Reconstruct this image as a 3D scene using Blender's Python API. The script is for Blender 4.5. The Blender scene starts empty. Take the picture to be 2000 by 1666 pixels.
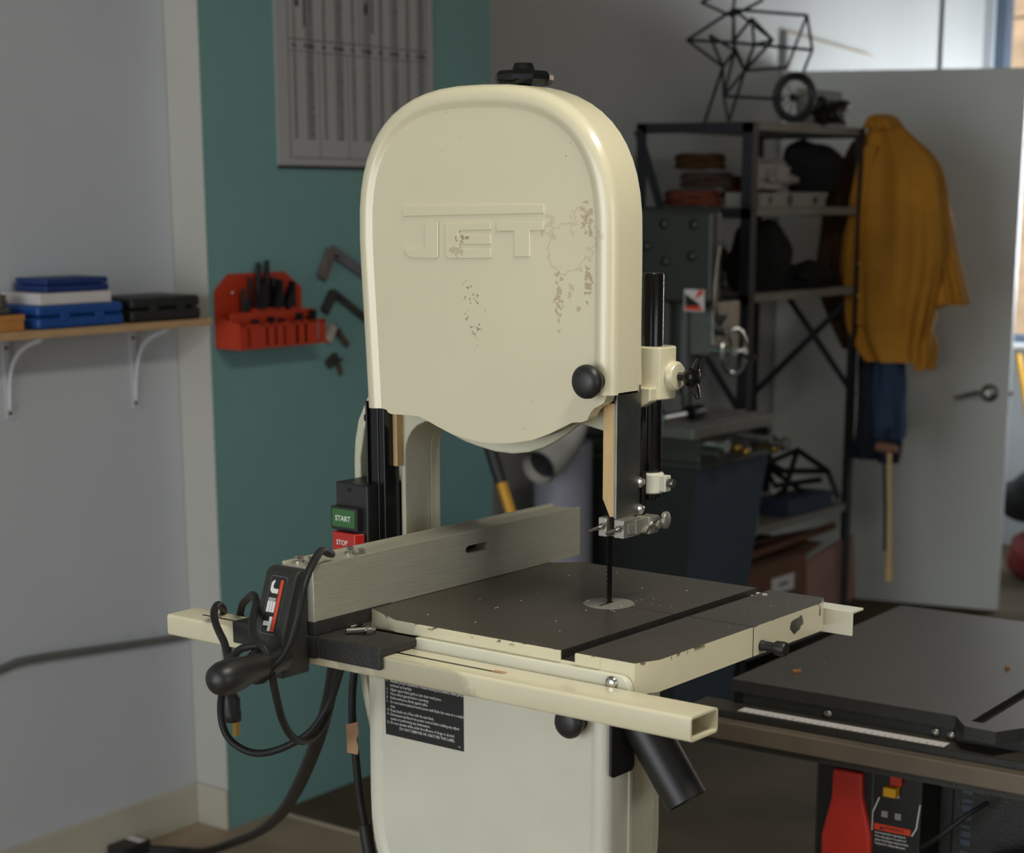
import bpy, bmesh, math, random
from mathutils import Vector, Matrix

RND = random.Random(11)
SC = bpy.context.scene
COL = SC.collection
PI = math.pi
def D(a): return math.radians(a)
def S(r, g, b):
    f = lambda c: (c/255/12.92) if c <= 10 else ((c/255+.055)/1.055)**2.4
    return (f(r), f(g), f(b))

# ------------------------------------------------------------ camera, world, lamps, exposure
yaw, pit, rol = D(35.6237), D(13.18331), D(.41404)
fw = Vector((-math.sin(yaw)*math.cos(pit), math.cos(yaw)*math.cos(pit), -math.sin(pit)))
rt = Vector((math.cos(yaw), math.sin(yaw), 0)); up = rt.cross(fw)
rt, up = math.cos(rol)*rt+math.sin(rol)*up, -math.sin(rol)*rt+math.cos(rol)*up
cd = bpy.data.cameras.new('camera'); cam = bpy.data.objects.new('camera', cd); COL.objects.link(cam)
cam.matrix_world = Matrix(((rt.x, up.x, -fw.x, .99287), (rt.y, up.y, -fw.y, -1.46105), (rt.z, up.z, -fw.z, 1.55667), (0, 0, 0, 1)))
cd.sensor_width = 36; cd.lens = 3646.87/2000*36
cd.shift_x = -.08004; cd.shift_y = .195
cd.dof.use_dof = True; cd.dof.focus_distance = 2.02; cd.dof.aperture_fstop = 7.5
cd.clip_start = .05
SC.camera = cam

w = bpy.data.worlds.new('sky'); SC.world = w; w.use_nodes = True
bg = w.node_tree.nodes['Background']; bg.inputs[0].default_value = (.80, .90, 1.0, 1); bg.inputs[1].default_value = 1.2

def area(name, loc, rot, sx, sy, power, col=(1, 1, 1), portal=False):
    l = bpy.data.lights.new(name, 'AREA'); l.shape = 'RECTANGLE'; l.size = sx; l.size_y = sy
    l.energy = power; l.color = col
    if portal: l.cycles.is_portal = True
    o = bpy.data.objects.new(name, l); COL.objects.link(o); o.location = loc; o.rotation_euler = rot
    o['kind'] = 'helper'
    return o
area('doorway_portal', (.6, -4.98, 1.45), (PI/2, 0, 0), 4.6, 2.9, 1, portal=True)
area('window_portal', (-.75, 6.38, 1.75), (-PI/2, 0, 0), 3.5, 1.7, 1, portal=True)
area('doorway_daylight', (-.9, -4.6, 1.35), (PI/2, 0, 0), 3.0, 2.5, 60, (.90, .96, 1.0))
area('window_daylight', (-1.72, 6.40, 1.50), (-PI/2, 0, D(-62)), .7, .8, 38, (.86, .94, 1.0))
area('side_fill', (4.7, -1.2, 1.7), (0, PI/2, 0), 1.8, 2.6, 24, (.88, .95, 1.0))  # added fill light from the right; the solid wall there has no opening
area('tube_lamp', (.75, -.05, 2.95), (0, D(14), 0), .35, 1.3, 24, (1.0, .97, .86))
sun = bpy.data.lights.new('sun', 'SUN'); sun.energy = 1.3; sun.angle = D(.6); sun.color = (1, .95, .86)
so = bpy.data.objects.new('sun', sun); COL.objects.link(so); so.rotation_euler = (D(38), 0, D(-12)); so['kind'] = 'helper'
SC.view_settings.view_transform = 'Standard'; SC.view_settings.look = 'None'
SC.view_settings.gamma = 1; SC.view_settings.use_curve_mapping = False
SC.view_settings.exposure = 0.4
SC.cycles.max_bounces = 8; SC.cycles.diffuse_bounces = 5; SC.cycles.glossy_bounces = 4
SC.cycles.sample_clamp_indirect = 4; SC.cycles.caustics_reflective = False; SC.cycles.caustics_refractive = False

# ------------------------------------------------------------ materials
def mat(name, c, rough=.5, metal=0., var=.08, scale=12., bump=0., bscale=120., c2=None, spec=.5, coat=0., stretch=None):
    m = bpy.data.materials.new(name); m.use_nodes = True
    nt = m.node_tree; N = nt.nodes; L = nt.links; b = N['Principled BSDF']
    b.inputs['Roughness'].default_value = rough; b.inputs['Metallic'].default_value = metal
    b.inputs['Specular IOR Level'].default_value = spec; b.inputs['Coat Weight'].default_value = coat
    b.inputs['Coat Roughness'].default_value = .07
    tc = N.new('ShaderNodeTexCoord'); src = tc.outputs['Object']
    if stretch:
        mp = N.new('ShaderNodeMapping'); mp.inputs['Scale'].default_value = stretch; L.new(src, mp.inputs[0]); src = mp.outputs[0]
    n = N.new('ShaderNodeTexNoise'); n.inputs['Scale'].default_value = scale; n.inputs['Detail'].default_value = 5
    L.new(src, n.inputs['Vector'])
    r = N.new('ShaderNodeValToRGB'); r.color_ramp.elements[0].position = .3; r.color_ramp.elements[1].position = .7
    a = c2 if c2 else tuple(x*(1-var*2) for x in c)
    r.color_ramp.elements[0].color = (*a, 1); r.color_ramp.elements[1].color = (*c, 1)
    L.new(n.outputs['Fac'], r.inputs['Fac']); L.new(r.outputs[0], b.inputs['Base Color'])
    if bump:
        n2 = N.new('ShaderNodeTexNoise'); n2.inputs['Scale'].default_value = bscale; L.new(src, n2.inputs['Vector'])
        bp = N.new('ShaderNodeBump'); bp.inputs['Strength'].default_value = bump; bp.inputs['Distance'].default_value = .002
        L.new(n2.outputs['Fac'], bp.inputs['Height']); L.new(bp.outputs[0], b.inputs['Normal'])
    return m
def mix_in(m, fac_socket, col):
    """mix a second colour over a material's base colour by a 0..1 socket"""
    nt = m.node_tree; b = nt.nodes['Principled BSDF']; old = b.inputs['Base Color'].links[0].from_socket
    mx = nt.nodes.new('ShaderNodeMix'); mx.data_type = 'RGBA'
    nt.links.new(fac_socket, mx.inputs[0]); nt.links.new(old, mx.inputs[6]); mx.inputs[7].default_value = (*col, 1)
    nt.links.new(mx.outputs[2], b.inputs['Base Color'])
def mth(m, op, a, b=None, c=None):
    n = m.node_tree.nodes.new('ShaderNodeMath'); n.operation = op; n.use_clamp = op in ('MULTIPLY_ADD',)
    for i, v in enumerate((a, b, c)):
        if v is None: continue
        if isinstance(v, (int, float)): n.inputs[i].default_value = v
        else: m.node_tree.links.new(v, n.inputs[i])
    return n.outputs[0]
def smooth_step(m, v, lo, hi):
    n = m.node_tree.nodes.new('ShaderNodeMapRange'); n.interpolation_type = 'SMOOTHSTEP'
    m.node_tree.links.new(v, n.inputs[0]); n.inputs[1].default_value = lo; n.inputs[2].default_value = hi
    return n.outputs[0]
def wpos(m):
    N = m.node_tree.nodes; g = N.new('ShaderNodeNewGeometry'); s = N.new('ShaderNodeSeparateXYZ')
    m.node_tree.links.new(g.outputs['Position'], s.inputs[0]); return g.outputs['Position'], s.outputs
def noise_at(m, vec, scale, detail=4.):
    n = m.node_tree.nodes.new('ShaderNodeTexNoise'); n.inputs['Scale'].default_value = scale; n.inputs['Detail'].default_value = detail
    m.node_tree.links.new(vec, n.inputs['Vector']); return n.outputs['Fac']
def spot(m, x, z, cx, cz, rx, rz, wob, amp=.8):
    dx = mth(m, 'MULTIPLY', mth(m, 'SUBTRACT', x, cx), 1/rx); dz = mth(m, 'MULTIPLY', mth(m, 'SUBTRACT', z, cz), 1/rz)
    d = mth(m, 'ADD', mth(m, 'MULTIPLY', dx, dx), mth(m, 'MULTIPLY', dz, dz))
    d = mth(m, 'ADD', d, mth(m, 'MULTIPLY', mth(m, 'SUBTRACT', wob, .5), 3.2))
    return mth(m, 'MULTIPLY', smooth_step(m, d, 1.0, .55), amp)

CREAM = S(222, 213, 181)
M = {}
M['cream'] = mat('cream_enamel', CREAM, .24, var=.025, scale=9, coat=.4)
M['cream_cast'] = mat('cream_cast_paint', S(214, 210, 184), .45, var=.04, scale=30, bump=.25, bscale=160)
M['cream_pale'] = mat('cream_pale_enamel', S(222, 219, 200), .32, var=.03, scale=14, coat=.2)
M['black_plastic'] = mat('black_plastic', S(34, 33, 31), .42, var=.12, scale=40)
M['black_gloss'] = mat('black_gloss', S(16, 16, 17), .18, var=.1)
M['black_cast'] = mat('black_cast_iron', S(42, 41, 37), .55, var=.15, scale=60, bump=.35, bscale=260)
M['rubber'] = mat('black_rubber', S(30, 30, 28), .5, var=.15, scale=25)
M['cord'] = mat('black_cord', S(32, 32, 30), .52, spec=.3, var=.15, scale=30)
M['steel'] = mat('bright_steel', S(205, 203, 196), .22, 1., var=.08, scale=60)
M['dull_steel'] = mat('dull_steel', S(150, 148, 140), .38, 1., var=.12, scale=50)
M['block_steel'] = mat('guide_block_steel', S(176, 172, 160), .4, .7, var=.08, scale=50)
M['dark_steel'] = mat('dark_steel', S(48, 46, 42), .4, .8, var=.15, scale=40)
M['alu'] = mat('brushed_aluminium', S(186, 182, 164), .45, .5, var=.05, scale=30, stretch=(8, .4, 8), bump=.15, bscale=90)
M['wood'] = mat('pale_plywood', S(214, 180, 128), .6, var=.07, scale=30, stretch=(6, 6, .6))
M['start_green'] = mat('start_green', S(52, 108, 52), .4, var=.05)
M['stop_red'] = mat('stop_red', S(190, 34, 20), .28, var=.05, coat=.4)
M['white_print'] = mat('white_print', S(225, 225, 218), .5, var=.02)
M['label_black'] = mat('label_black', S(22, 24, 22), .45, var=.1)
M['red_print'] = mat('red_print', S(214, 66, 34), .45, var=.03)
M['brass'] = mat('brass', S(176, 140, 70), .35, .9, var=.1)
M['tan_tape'] = mat('tan_tape', S(190, 150, 112), .6, var=.08)
# iron table tops: dark grey iron with a waxy sheen
M['iron_top'] = mat('ground_iron_top', S(88, 82, 72), .34, .35, var=.10, scale=7, c2=S(76, 71, 63), bump=.04, bscale=300)
M['saw_top'] = mat('table_saw_iron', S(84, 78, 68), .4, .35, var=.1, scale=4, c2=S(76, 72, 65), bump=.05, bscale=240)
M['insert'] = mat('insert_aluminium', S(150, 146, 136), .42, .3, var=.05, scale=30)

# the front door of the upper wheel: cream enamel, with glue residue and rust specks
m = M['door'] = mat('cream_enamel_worn', CREAM, .26, var=.025, scale=6, coat=.45)
P, xyz = wpos(m); nz = noise_at(m, P, 60, 8); nb = noise_at(m, P, 30, 6)
fine = mth(m, 'ADD', mth(m, 'MULTIPLY', mth(m, 'SUBTRACT', noise_at(m, P, 170, 8), .5), 3.2), .62)
wob = mth(m, 'ADD', mth(m, 'MULTIPLY', nz, .45), mth(m, 'MULTIPLY', nb, 1.15)); wob = mth(m, 'SUBTRACT', wob, .3)
resid = spot(m, xyz[0], xyz[2], -.203, 1.503, .040, .034, wob, 1.)
edge = mth(m, 'SUBTRACT', 1., mth(m, 'ABSOLUTE', mth(m, 'MULTIPLY', mth(m, 'SUBTRACT', resid, .5), 2.)))
mix_in(m, mth(m, 'MULTIPLY', resid, .16), S(222, 205, 178)); mix_in(m, mth(m, 'MULTIPLY', edge, .34), S(164, 130, 94))
for cx, cz, rx, rz, a in ((-.185, 1.525, .009, .017, .45), (-.183, 1.462, .006, .018, .55), (-.222, 1.443, .006, .03, .45), (-.354, 1.502, .009, .004, .75), (-.362, 1.487, .012, .005, .35),
                          (-.196, 1.432, .008, .003, .45), (-.205, 1.45, .004, .012, .3)):
    mix_in(m, spot(m, xyz[0], xyz[2], cx, cz, rx, rz, fine, a), S(146, 114, 76))
col = mth(m, 'MULTIPLY', spot(m, xyz[0], xyz[2], -.342, 1.42, .016, .042, nb, 1.), smooth_step(m, noise_at(m, P, 210, 2), .58, .66))
mix_in(m, mth(m, 'MULTIPLY', col, .7), S(126, 108, 76))
mix_in(m, mth(m, 'MULTIPLY', smooth_step(m, noise_at(m, P, 150, 1), .80, .825), .6), S(92, 82, 66))
# table casting side: chips and a bare patch
m = M['table_side'] = mat('cream_table_edge', CREAM, .3, var=.03, scale=14, coat=.15)
P, xyz = wpos(m); nz = noise_at(m, P, 90, 6)
mix_in(m, spot(m, xyz[1], xyz[2], .300, 1.0905, .015, .009, nz, 1.), S(62, 60, 54))
mix_in(m, spot(m, xyz[1], xyz[2], .352, 1.096, .003, .006, nz, .9), S(80, 66, 44))
chip = mth(m, 'MULTIPLY', smooth_step(m, xyz[2], 1.0995, 1.1045), smooth_step(m, noise_at(m, P, 75, 3), .57, .60))
mix_in(m, mth(m, 'MULTIPLY', chip, .9), S(80, 62, 44))
# the rail with dark smears
m = M['rail'] = mat('cream_rail_enamel', CREAM, .26, var=.03, scale=10, coat=.3)
P, xyz = wpos(m); nz = noise_at(m, P, 28, 5)
mix_in(m, spot(m, xyz[0], xyz[1], -.24, -.059, .10, .004, nz, .42), S(120, 112, 98))

# ------------------------------------------------------------ mesh builder
class MB:
    def __init__(s): s.v = []; s.f = []; s.mi = []; s.m = 0
    def add(s, vs, fs):
        o = len(s.v); s.v += [tuple(v) for v in vs]
        for f in fs: s.f.append(tuple(i+o for i in f)); s.mi.append(s.m)
        return s
    def box(s, x0, x1, y0, y1, z0, z1):
        v = [(x, y, z) for z in (z0, z1) for y in (y0, y1) for x in (x0, x1)]
        return s.add(v, [(0, 2, 3, 1), (4, 5, 7, 6), (0, 1, 5, 4), (2, 6, 7, 3), (0, 4, 6, 2), (1, 3, 7, 5)])
    def obox(s, c, size, R=None):
        R = R or Matrix.Identity(3); h = [q/2 for q in size]
        v = [Vector(c)+R @ Vector((x, y, z)) for z in (-h[2], h[2]) for y in (-h[1], h[1]) for x in (-h[0], h[0])]
        return s.add(v, [(0, 2, 3, 1), (4, 5, 7, 6), (0, 1, 5, 4), (2, 6, 7, 3), (0, 4, 6, 2), (1, 3, 7, 5)])
    def prism(s, poly, ax, a, b):
        k = {'x': lambda p, t: (t, p[0], p[1]), 'y': lambda p, t: (p[0], t, p[1]), 'z': lambda p, t: (p[0], p[1], t)}[ax]
        n = len(poly)
        return s.add([k(p, a) for p in poly]+[k(p, b) for p in poly],
                     [tuple(range(n)), tuple(range(2*n-1, n-1, -1))]+[(i, (i+1) % n, n+(i+1) % n, n+i) for i in range(n)])
    def loft(s, rings, caps=True, close=True):
        n = len(rings[0]); vs = [p for r in rings for p in r]; fs = []
        for i in range(len(rings)-1):
            for j in range(n if close else n-1):
                fs.append((i*n+j, i*n+(j+1) % n, (i+1)*n+(j+1) % n, (i+1)*n+j))
        if caps: fs += [tuple(range(n-1, -1, -1)), tuple((len(rings)-1)*n+j for j in range(n))]
        return s.add(vs, fs)
    def lathe(s, prof, o, ax, n=20):
        """prof: (radius, distance along the axis) pairs"""
        z = Vector(ax).normalized(); x = z.orthogonal().normalized(); y = z.cross(x); o = Vector(o)
        rings = [[o+z*t+(x*math.cos(2*PI*j/n)+y*math.sin(2*PI*j/n))*max(r, 1e-5) for j in range(n)] for r, t in prof]
        return s.loft(rings)
    def cyl(s, p0, p1, r0, r1=None, n=16):
        p0 = Vector(p0); p1 = Vector(p1); d = p1-p0
        return s.lathe([(r0, 0), (r0 if r1 is None else r1, d.length)], p0, d, n)
    def ball(s, c, r, n=14, sz=(1, 1, 1)):
        k = n//2; rings = []
        for i in range(k+1):
            a = PI*i/k; q = max(math.sin(a), 1e-3)
            rings.append([(c[0]+r*sz[0]*q*math.cos(2*PI*j/n), c[1]+r*sz[1]*q*math.sin(2*PI*j/n), c[2]-r*sz[2]*math.cos(a)) for j in range(n)])
        return s.loft(rings)
    def tube(s, pts, r, n=8, smooth=0, caps=True):
        pts = [Vector(p) for p in pts]
        if smooth: pts = spline(pts, smooth)
        rr = list(r) if isinstance(r, (list, tuple)) else [r]*len(pts)
        if len(rr) != len(pts):
            k = (len(rr)-1)/(len(pts)-1); rr = [rr[int(i*k)]+(rr[min(int(i*k)+1, len(rr)-1)]-rr[int(i*k)])*(i*k-int(i*k)) for i in range(len(pts))]
        t = (pts[1]-pts[0]).normalized(); x = t.orthogonal().normalized(); rings = []
        for i, p in enumerate(pts):
            t2 = (pts[min(i+1, len(pts)-1)]-pts[max(i-1, 0)])
            if t2.length > 1e-9:
                t2.normalize(); x = (x-t2*x.dot(t2)).normalized(); t = t2
            y = t.cross(x)
            rings.append([p+(x*math.cos(2*PI*j/n)+y*math.sin(2*PI*j/n))*rr[i] for j in range(n)])
        return s.loft(rings, caps)
    def hexbolt(s, o, ax, r, h, n=6): return s.lathe([(r*.9, 0), (r, h*.15), (r, h*.8), (r*.85, h)], o, ax, n)
    def dome(s, o, ax, r, h, n=16): return s.lathe([(r, 0), (r, h*.15)]+[(r*math.cos(a), h*.15+h*.85*math.sin(a)) for a in (.3, .6, .9, 1.2, 1.5)], o, ax, n)
    def build(s, name, mats, parent=None, smooth=40, bevel=0., seg=2, sub=0):
        me = bpy.data.meshes.new(name)
        root = parent
        while root is not None and root.parent is not None: root = root.parent
        off = Vector((0, 0, 0)) if (root is None or root.get('_local')) else Vector(root.location)
        top = None
        if parent is None and not getattr(s, 'keep', False):
            xs = [[v[i] for v in s.v] for i in range(3)]
            off = Vector(((min(xs[0])+max(xs[0]))/2, (min(xs[1])+max(xs[1]))/2, min(xs[2]))); top = off
        me.from_pydata([Vector(v)-off for v in s.v], [], s.f)
        for q in (mats if isinstance(mats, (list, tuple)) else [mats]): me.materials.append(q if not isinstance(q, str) else M[q])
        me.polygons.foreach_set('material_index', s.mi)
        bm = bmesh.new(); bm.from_mesh(me); bmesh.ops.recalc_face_normals(bm, faces=bm.faces); bm.to_mesh(me); bm.free()
        me.polygons.foreach_set('use_smooth', [True]*len(me.polygons)); me.set_sharp_from_angle(angle=D(smooth)); me.update()
        o = bpy.data.objects.new(name, me); COL.objects.link(o)
        if parent is not None: o.parent = parent
        if top is not None: o.location = top
        if bevel:
            b = o.modifiers.new('bevel', 'BEVEL'); b.width = bevel; b.segments = seg; b.limit_method = 'ANGLE'; b.angle_limit = D(35); b.harden_normals = True
        if sub:
            q = o.modifiers.new('sub', 'SUBSURF'); q.levels = sub; q.render_levels = sub
        return o
def spline(pts, k):
    out = []
    for i in range(len(pts)-1):
        a, b, c, d = pts[max(i-1, 0)], pts[i], pts[i+1], pts[min(i+2, len(pts)-1)]
        for j in range(k):
            t = j/k
            out.append(.5*((2*b)+(c-a)*t+(2*a-5*b+4*c-d)*t*t+(3*b-a-3*c+d)*t**3))
    out.append(pts[-1]); return out
def tag(o, label=None, cat=None, group=None, kind=None):
    if label: o['label'] = label
    if cat: o['category'] = cat
    if group: o['group'] = group
    if kind: o['kind'] = kind
    return o
def thing(name, label, cat, loc=(0, 0, 0), rz=0., group=None, local=False):
    o = bpy.data.objects.new(name, None); COL.objects.link(o); o.location = loc; o.rotation_euler = (0, 0, rz)
    o.empty_display_size = .1
    if local: o['_local'] = 1
    return tag(o, label, cat, group)
def struct(o): o['kind'] = 'structure'; return o
def text(name, body, size, loc, rot, material, parent, align='LEFT', extr=.0002, line=1., res=2, sx=1.):
    c = bpy.data.curves.new(name, 'FONT'); c.body = body; c.size = size; c.align_x = align; c.align_y = 'TOP_BASELINE' if False else 'CENTER'
    c.extrude = extr; c.offset = size*(.045 if material == 'print_grey' else .012); c.space_line = line; c.resolution_u = res; c.materials.append(M[material])
    tmp = bpy.data.objects.new(name, c); COL.objects.link(tmp)
    me = bpy.data.meshes.new_from_object(tmp.evaluated_get(bpy.context.evaluated_depsgraph_get())); bpy.data.objects.remove(tmp); bpy.data.curves.remove(c)
    o = bpy.data.objects.new(name, me); me.name = name; COL.objects.link(o)
    root = parent
    while root.parent is not None: root = root.parent
    o.location = Vector(loc)-(Vector((0, 0, 0)) if root.get('_local') else Vector(root.location)); o.rotation_euler = rot; o.scale = (sx, 1, 1); o.parent = parent
    return o
def poly_offset(path, d):
    """shift an open path to its right-hand side by d"""
    out = []
    for i, p in enumerate(path):
        a = path[max(i-1, 0)]; b = path[min(i+1, len(path)-1)]
        t = Vector((b[0]-a[0], b[1]-a[1])).normalized()
        out.append((p[0]+t.y*d, p[1]-t.x*d))
    return out
# a point on the left wall planes, which run 2.25 degrees off the y axis: along y, out d metres from the plane, height z
WT = math.tan(D(2.25))
def wall_pt(x0, y0, y, d, z): return (x0-(y-y0)*WT+d, y, z)
def GW(y, d, z): return wall_pt(-2.303, 1.597, y, d, z)      # green panel
def WW(y, d, z): return wall_pt(-2.4144, 1.588, y, d, z)     # white wall

# ============================================================ the room
M['white_wall'] = mat('white_wall_paint', S(197, 201, 206), .7, var=.03, scale=2.5, bump=.08, bscale=90)
m = M['white_wall']; P, xyz = wpos(m)
mix_in(m, mth(m, 'MULTIPLY', smooth_step(m, noise_at(m, P, 14, 3), .72, .78), .3), S(120, 112, 104))
M['return_paint'] = mat('return_wall_paint', S(198, 195, 187), .7, var=.03, scale=3, bump=.08, bscale=90)
M['green_paint'] = mat('green_wall_paint', S(122, 164, 162), .62, var=.04, scale=3, bump=.08, bscale=90)
M['grey_wall'] = mat('grey_white_wall', S(198, 197, 195), .7, var=.04, scale=2, bump=.08, bscale=80)
M['base_paint'] = mat('baseboard_cove', S(196, 190, 174), .6, var=.06, scale=8)
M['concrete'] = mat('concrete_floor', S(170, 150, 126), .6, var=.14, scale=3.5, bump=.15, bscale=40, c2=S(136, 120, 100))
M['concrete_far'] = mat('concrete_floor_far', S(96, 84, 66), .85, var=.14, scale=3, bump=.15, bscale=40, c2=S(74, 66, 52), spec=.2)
M['joint'] = mat('joint_filler', S(196, 180, 156), .8, var=.1, scale=30)
M['ceiling'] = mat('ceiling_white', S(150, 146, 138), .8, var=.02, scale=2)
M['ply_edge'] = mat('door_paint', S(150, 146, 134), .5, var=.02, scale=3)
def wall_strip(name, x0, y0, ya, yb, d0, d1, z0, z1, m, bevel=0):
    b = MB()
    p = [wall_pt(x0, y0, y, d, 0)[:2] for y, d in ((ya, d0), (ya, d1), (yb, d1), (yb, d0))]
    b.prism(p, 'z', z0, z1); return struct(b.build(name, m, bevel=bevel))
fl = bpy.data.objects.new('floor', None); COL.objects.link(fl); struct(fl)
MB().box(-3.2, 5, -5.2, 1.752, -.12, 0).build('slab', 'concrete', fl, bevel=.006)
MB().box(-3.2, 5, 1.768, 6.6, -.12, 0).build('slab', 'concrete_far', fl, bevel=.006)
MB().box(-3.2, 5, 1.7525, 1.7675, -.12, .0012).build('joint_filler', 'joint', fl)
wall_strip('wall_left', -2.4144, 1.588, -5.2, 1.588, -.25, 0, 0, 3.2, 'white_wall')
gw = wall_strip('wall_green', -2.303, 1.597, 1.590, 2.692, -.36, 0, 0, 3.2, ['green_paint', 'return_paint'])
for p in gw.data.polygons:
    if p.normal.y < -.9: p.material_index = 1
b = MB(); b.prism([(-2.600, 2.692), (-2.684, 4.83), (-2.572, 6.6), (-3.0, 6.6), (-3.0, 2.692)], 'z', 0, 3.2); struct(b.build('wall_left_far', 'grey_wall'))
# cove baseboard along the white wall and round the return
wall_strip('baseboard_left', -2.4144, 1.588, -5.2, 1.5775, 0, .012, 0, .105, 'base_paint', .003)
b = MB(); b.box(-2.4144, -2.300, 1.578, 1.589, 0, .105); struct(b.build('baseboard_return', 'base_paint', bevel=.003))
struct(MB().box(-3.2, 5.2, -5.2, 6.6, 3.2, 3.35).build('ceiling', 'ceiling'))
struct(MB().box(5, 5.2, -5.2, 6.6, 0, 3.2).build('wall_right', 'grey_wall'))
b = MB(); b.box(-3.2, -1.7, -5.2, -5, 0, 3.2); b.box(2.9, 5, -5.2, -5, 0, 3.2); b.box(-1.7, 2.9, -5.2, -5, 2.9, 3.2)
struct(b.build('wall_front', 'grey_wall'))
b = MB(); b.box(-3.2, 5, 6.4, 6.6, 0, .9); b.box(-3.2, 5, 6.4, 6.6, 2.6, 3.2); b.box(-3.2, -2.54, 6.4, 6.6, .9, 2.6); b.box(1.0, 5, 6.4, 6.6, .9, 2.6)
struct(b.build('wall_back', 'white_wall'))
M['frame_blue'] = mat('blue_grey_frame', S(92, 108, 128), .4, var=.05)
M['sill'] = mat('sill_white', S(225, 225, 222), .5, var=.02)
wn = bpy.data.objects.new('window_1', None); COL.objects.link(wn); struct(wn); wn.location = (-.77, 6.45, .9)
for x in (-2.515, -.80, .975): MB().box(x-.025, x+.025, 6.42, 6.5, .9, 2.6).build('frame_post', 'frame_blue', wn, bevel=.004)
for z in (.92, 2.58): MB().box(-2.49, .95, 6.42, 6.5, z-.02, z+.02).build('frame_rail', 'frame_blue', wn, bevel=.004)
MB().box(-2.54, 1.0, 6.30, 6.42, .885, .905).build('sill', 'sill', wn, bevel=.004)
gm = bpy.data.materials.new('window_glass'); gm.use_nodes = True
nt = gm.node_tree; nt.nodes.clear(); o_ = nt.nodes.new('ShaderNodeOutputMaterial'); t_ = nt.nodes.new('ShaderNodeBsdfTransparent'); g_ = nt.nodes.new('ShaderNodeBsdfGlossy')
fr_ = nt.nodes.new('ShaderNodeFresnel'); mx_ = nt.nodes.new('ShaderNodeMixShader'); g_.inputs['Roughness'].default_value = .02
nt.links.new(fr_.outputs[0], mx_.inputs[0]); nt.links.new(t_.outputs[0], mx_.inputs[1]); nt.links.new(g_.outputs[0], mx_.inputs[2]); nt.links.new(mx_.outputs[0], o_.inputs[0])
M['glass'] = gm
for a, c in ((-2.49, -.825), (-.775, .95)): MB().box(a, c, 6.455, 6.461, .94, 2.56).build('pane', 'glass', wn)
# outside: a dry slope beyond the window
M['dry_ground'] = mat('dry_ground', S(196, 158, 118), .9, var=.16, scale=1.6, c2=S(150, 122, 92))
b = MB(); n = 14; rows = []
for i in range(n):
    y = 7.2+i*1.2
    rows.append([(-16+j*1.6, y, (0 if i < 2 else (i-1)*.42)+.12*math.sin(j*1.7+i)+.1*math.sin(i*2.1)) for j in range(20)])
b.loft(rows, caps=False, close=False); struct(b.build('ground_slope', 'dry_ground'))
struct(MB().box(-16, 14, -16, -5.2, -.14, -.02).build('ground_yard', 'concrete'))
b = thing('wire_fence', 'thin dark wire fence on the dry slope outside the window', 'fence', (-5.2, 10.5, 1.0))
for k in range(7): MB().cyl((-6.4+k*.42, 10.5, .85), (-6.4+k*.42, 10.5, 2.75), .014, n=6).build('post', 'dark_steel', b)
for z in (1.5, 2.1, 2.62): MB().cyl((-6.45, 10.5, z), (-3.85, 10.5, z+.05), .008, n=5).build('wire', 'dark_steel', b)

# the open door
dr = thing('door_1', None, None, (-2.675, 4.84, 0), D(13.4), local=True); struct(dr)
M['door_leaf'] = mat('door_leaf_paint', S(214, 216, 211), .5, var=.02, scale=2.5)
M['door_edge'] = mat('door_edge_paint', S(232, 234, 236), .5, var=.01)
b = MB(); b.box(0, .905, 0, .042, .008, 1.988); dl = b.build('leaf', ['door_leaf', 'door_edge'], dr, bevel=.002)
for p in dl.data.polygons:
    if p.normal.x > .9: p.material_index = 1
b = MB(); b.lathe([(.033, 0), (.033, .006), (.026, .012), (.012, .016), (.012, .05), (.016, .052), (.016, .06), (.004, .062)], (.835, 0, .83), (0, -1, 0), 20)
b.build('rosette', 'dull_steel', dr)
b = MB(); b.tube([(.835, -.05, .83), (.80, -.058, .834), (.77, -.055, .826), (.735, -.05, .813), (.715, -.048, .812)], [.008, .0085, .007, .006, .005], 8); b.build('lever', 'dull_steel', dr)
b = MB(); b.cyl((.905, .021, .83), (.918, .021, .83), .008, n=8); b.build('latch', 'steel', dr)
for z in (.3, 1.7): MB().cyl((-.004, -.006, z), (-.004, -.006, z+.1), .007, n=8).build('hinge', 'dull_steel', dr)

# ============================================================ the band saw
BS = thing('band_saw', 'tall cream band saw with rounded wheel covers and dark iron table', 'band saw', (-.33, .22, 0))
XL, XR = -.513, -.150; XC = (XL+XR)/2; A = (XR-XL)/2
def arch(z0, bz, sgn, x_in=0., n=2.65, k=28):
    """half superellipse from the left side over to the right side"""
    out = []
    for i in range(k+1):
        t = PI-PI*i/k; c, s_ = math.cos(t), math.sin(t)
        out.append((XC+(A-x_in)*math.copysign(abs(c)**(2/n), c), z0+sgn*(bz-x_in)*abs(s_)**(2/n)))
    return out
def cover(path, inward, yb, yf, r=.014):
    """sheet cover: rounded rim bead swept along the path, stepping back to a flat panel; returns the mesh and the panel's edge"""
    prof = [(0, yb), (0, yf+r)]+[(r-r*math.cos(a), yf+r-r*math.sin(a)) for a in (.3, .6, .9, 1.2, PI/2)]+[(.0165, yf), (.0195, yf+.0010), (.0225, yf+.0028), (.0245, yf+.0034)]
    b = MB(); b.loft([[(p[0], y, p[1]) for p in poly_offset(path, d*inward)] for d, y in prof], caps=False, close=False)
    return b, poly_offset(path, .0245*inward), yf+.0034
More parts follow.
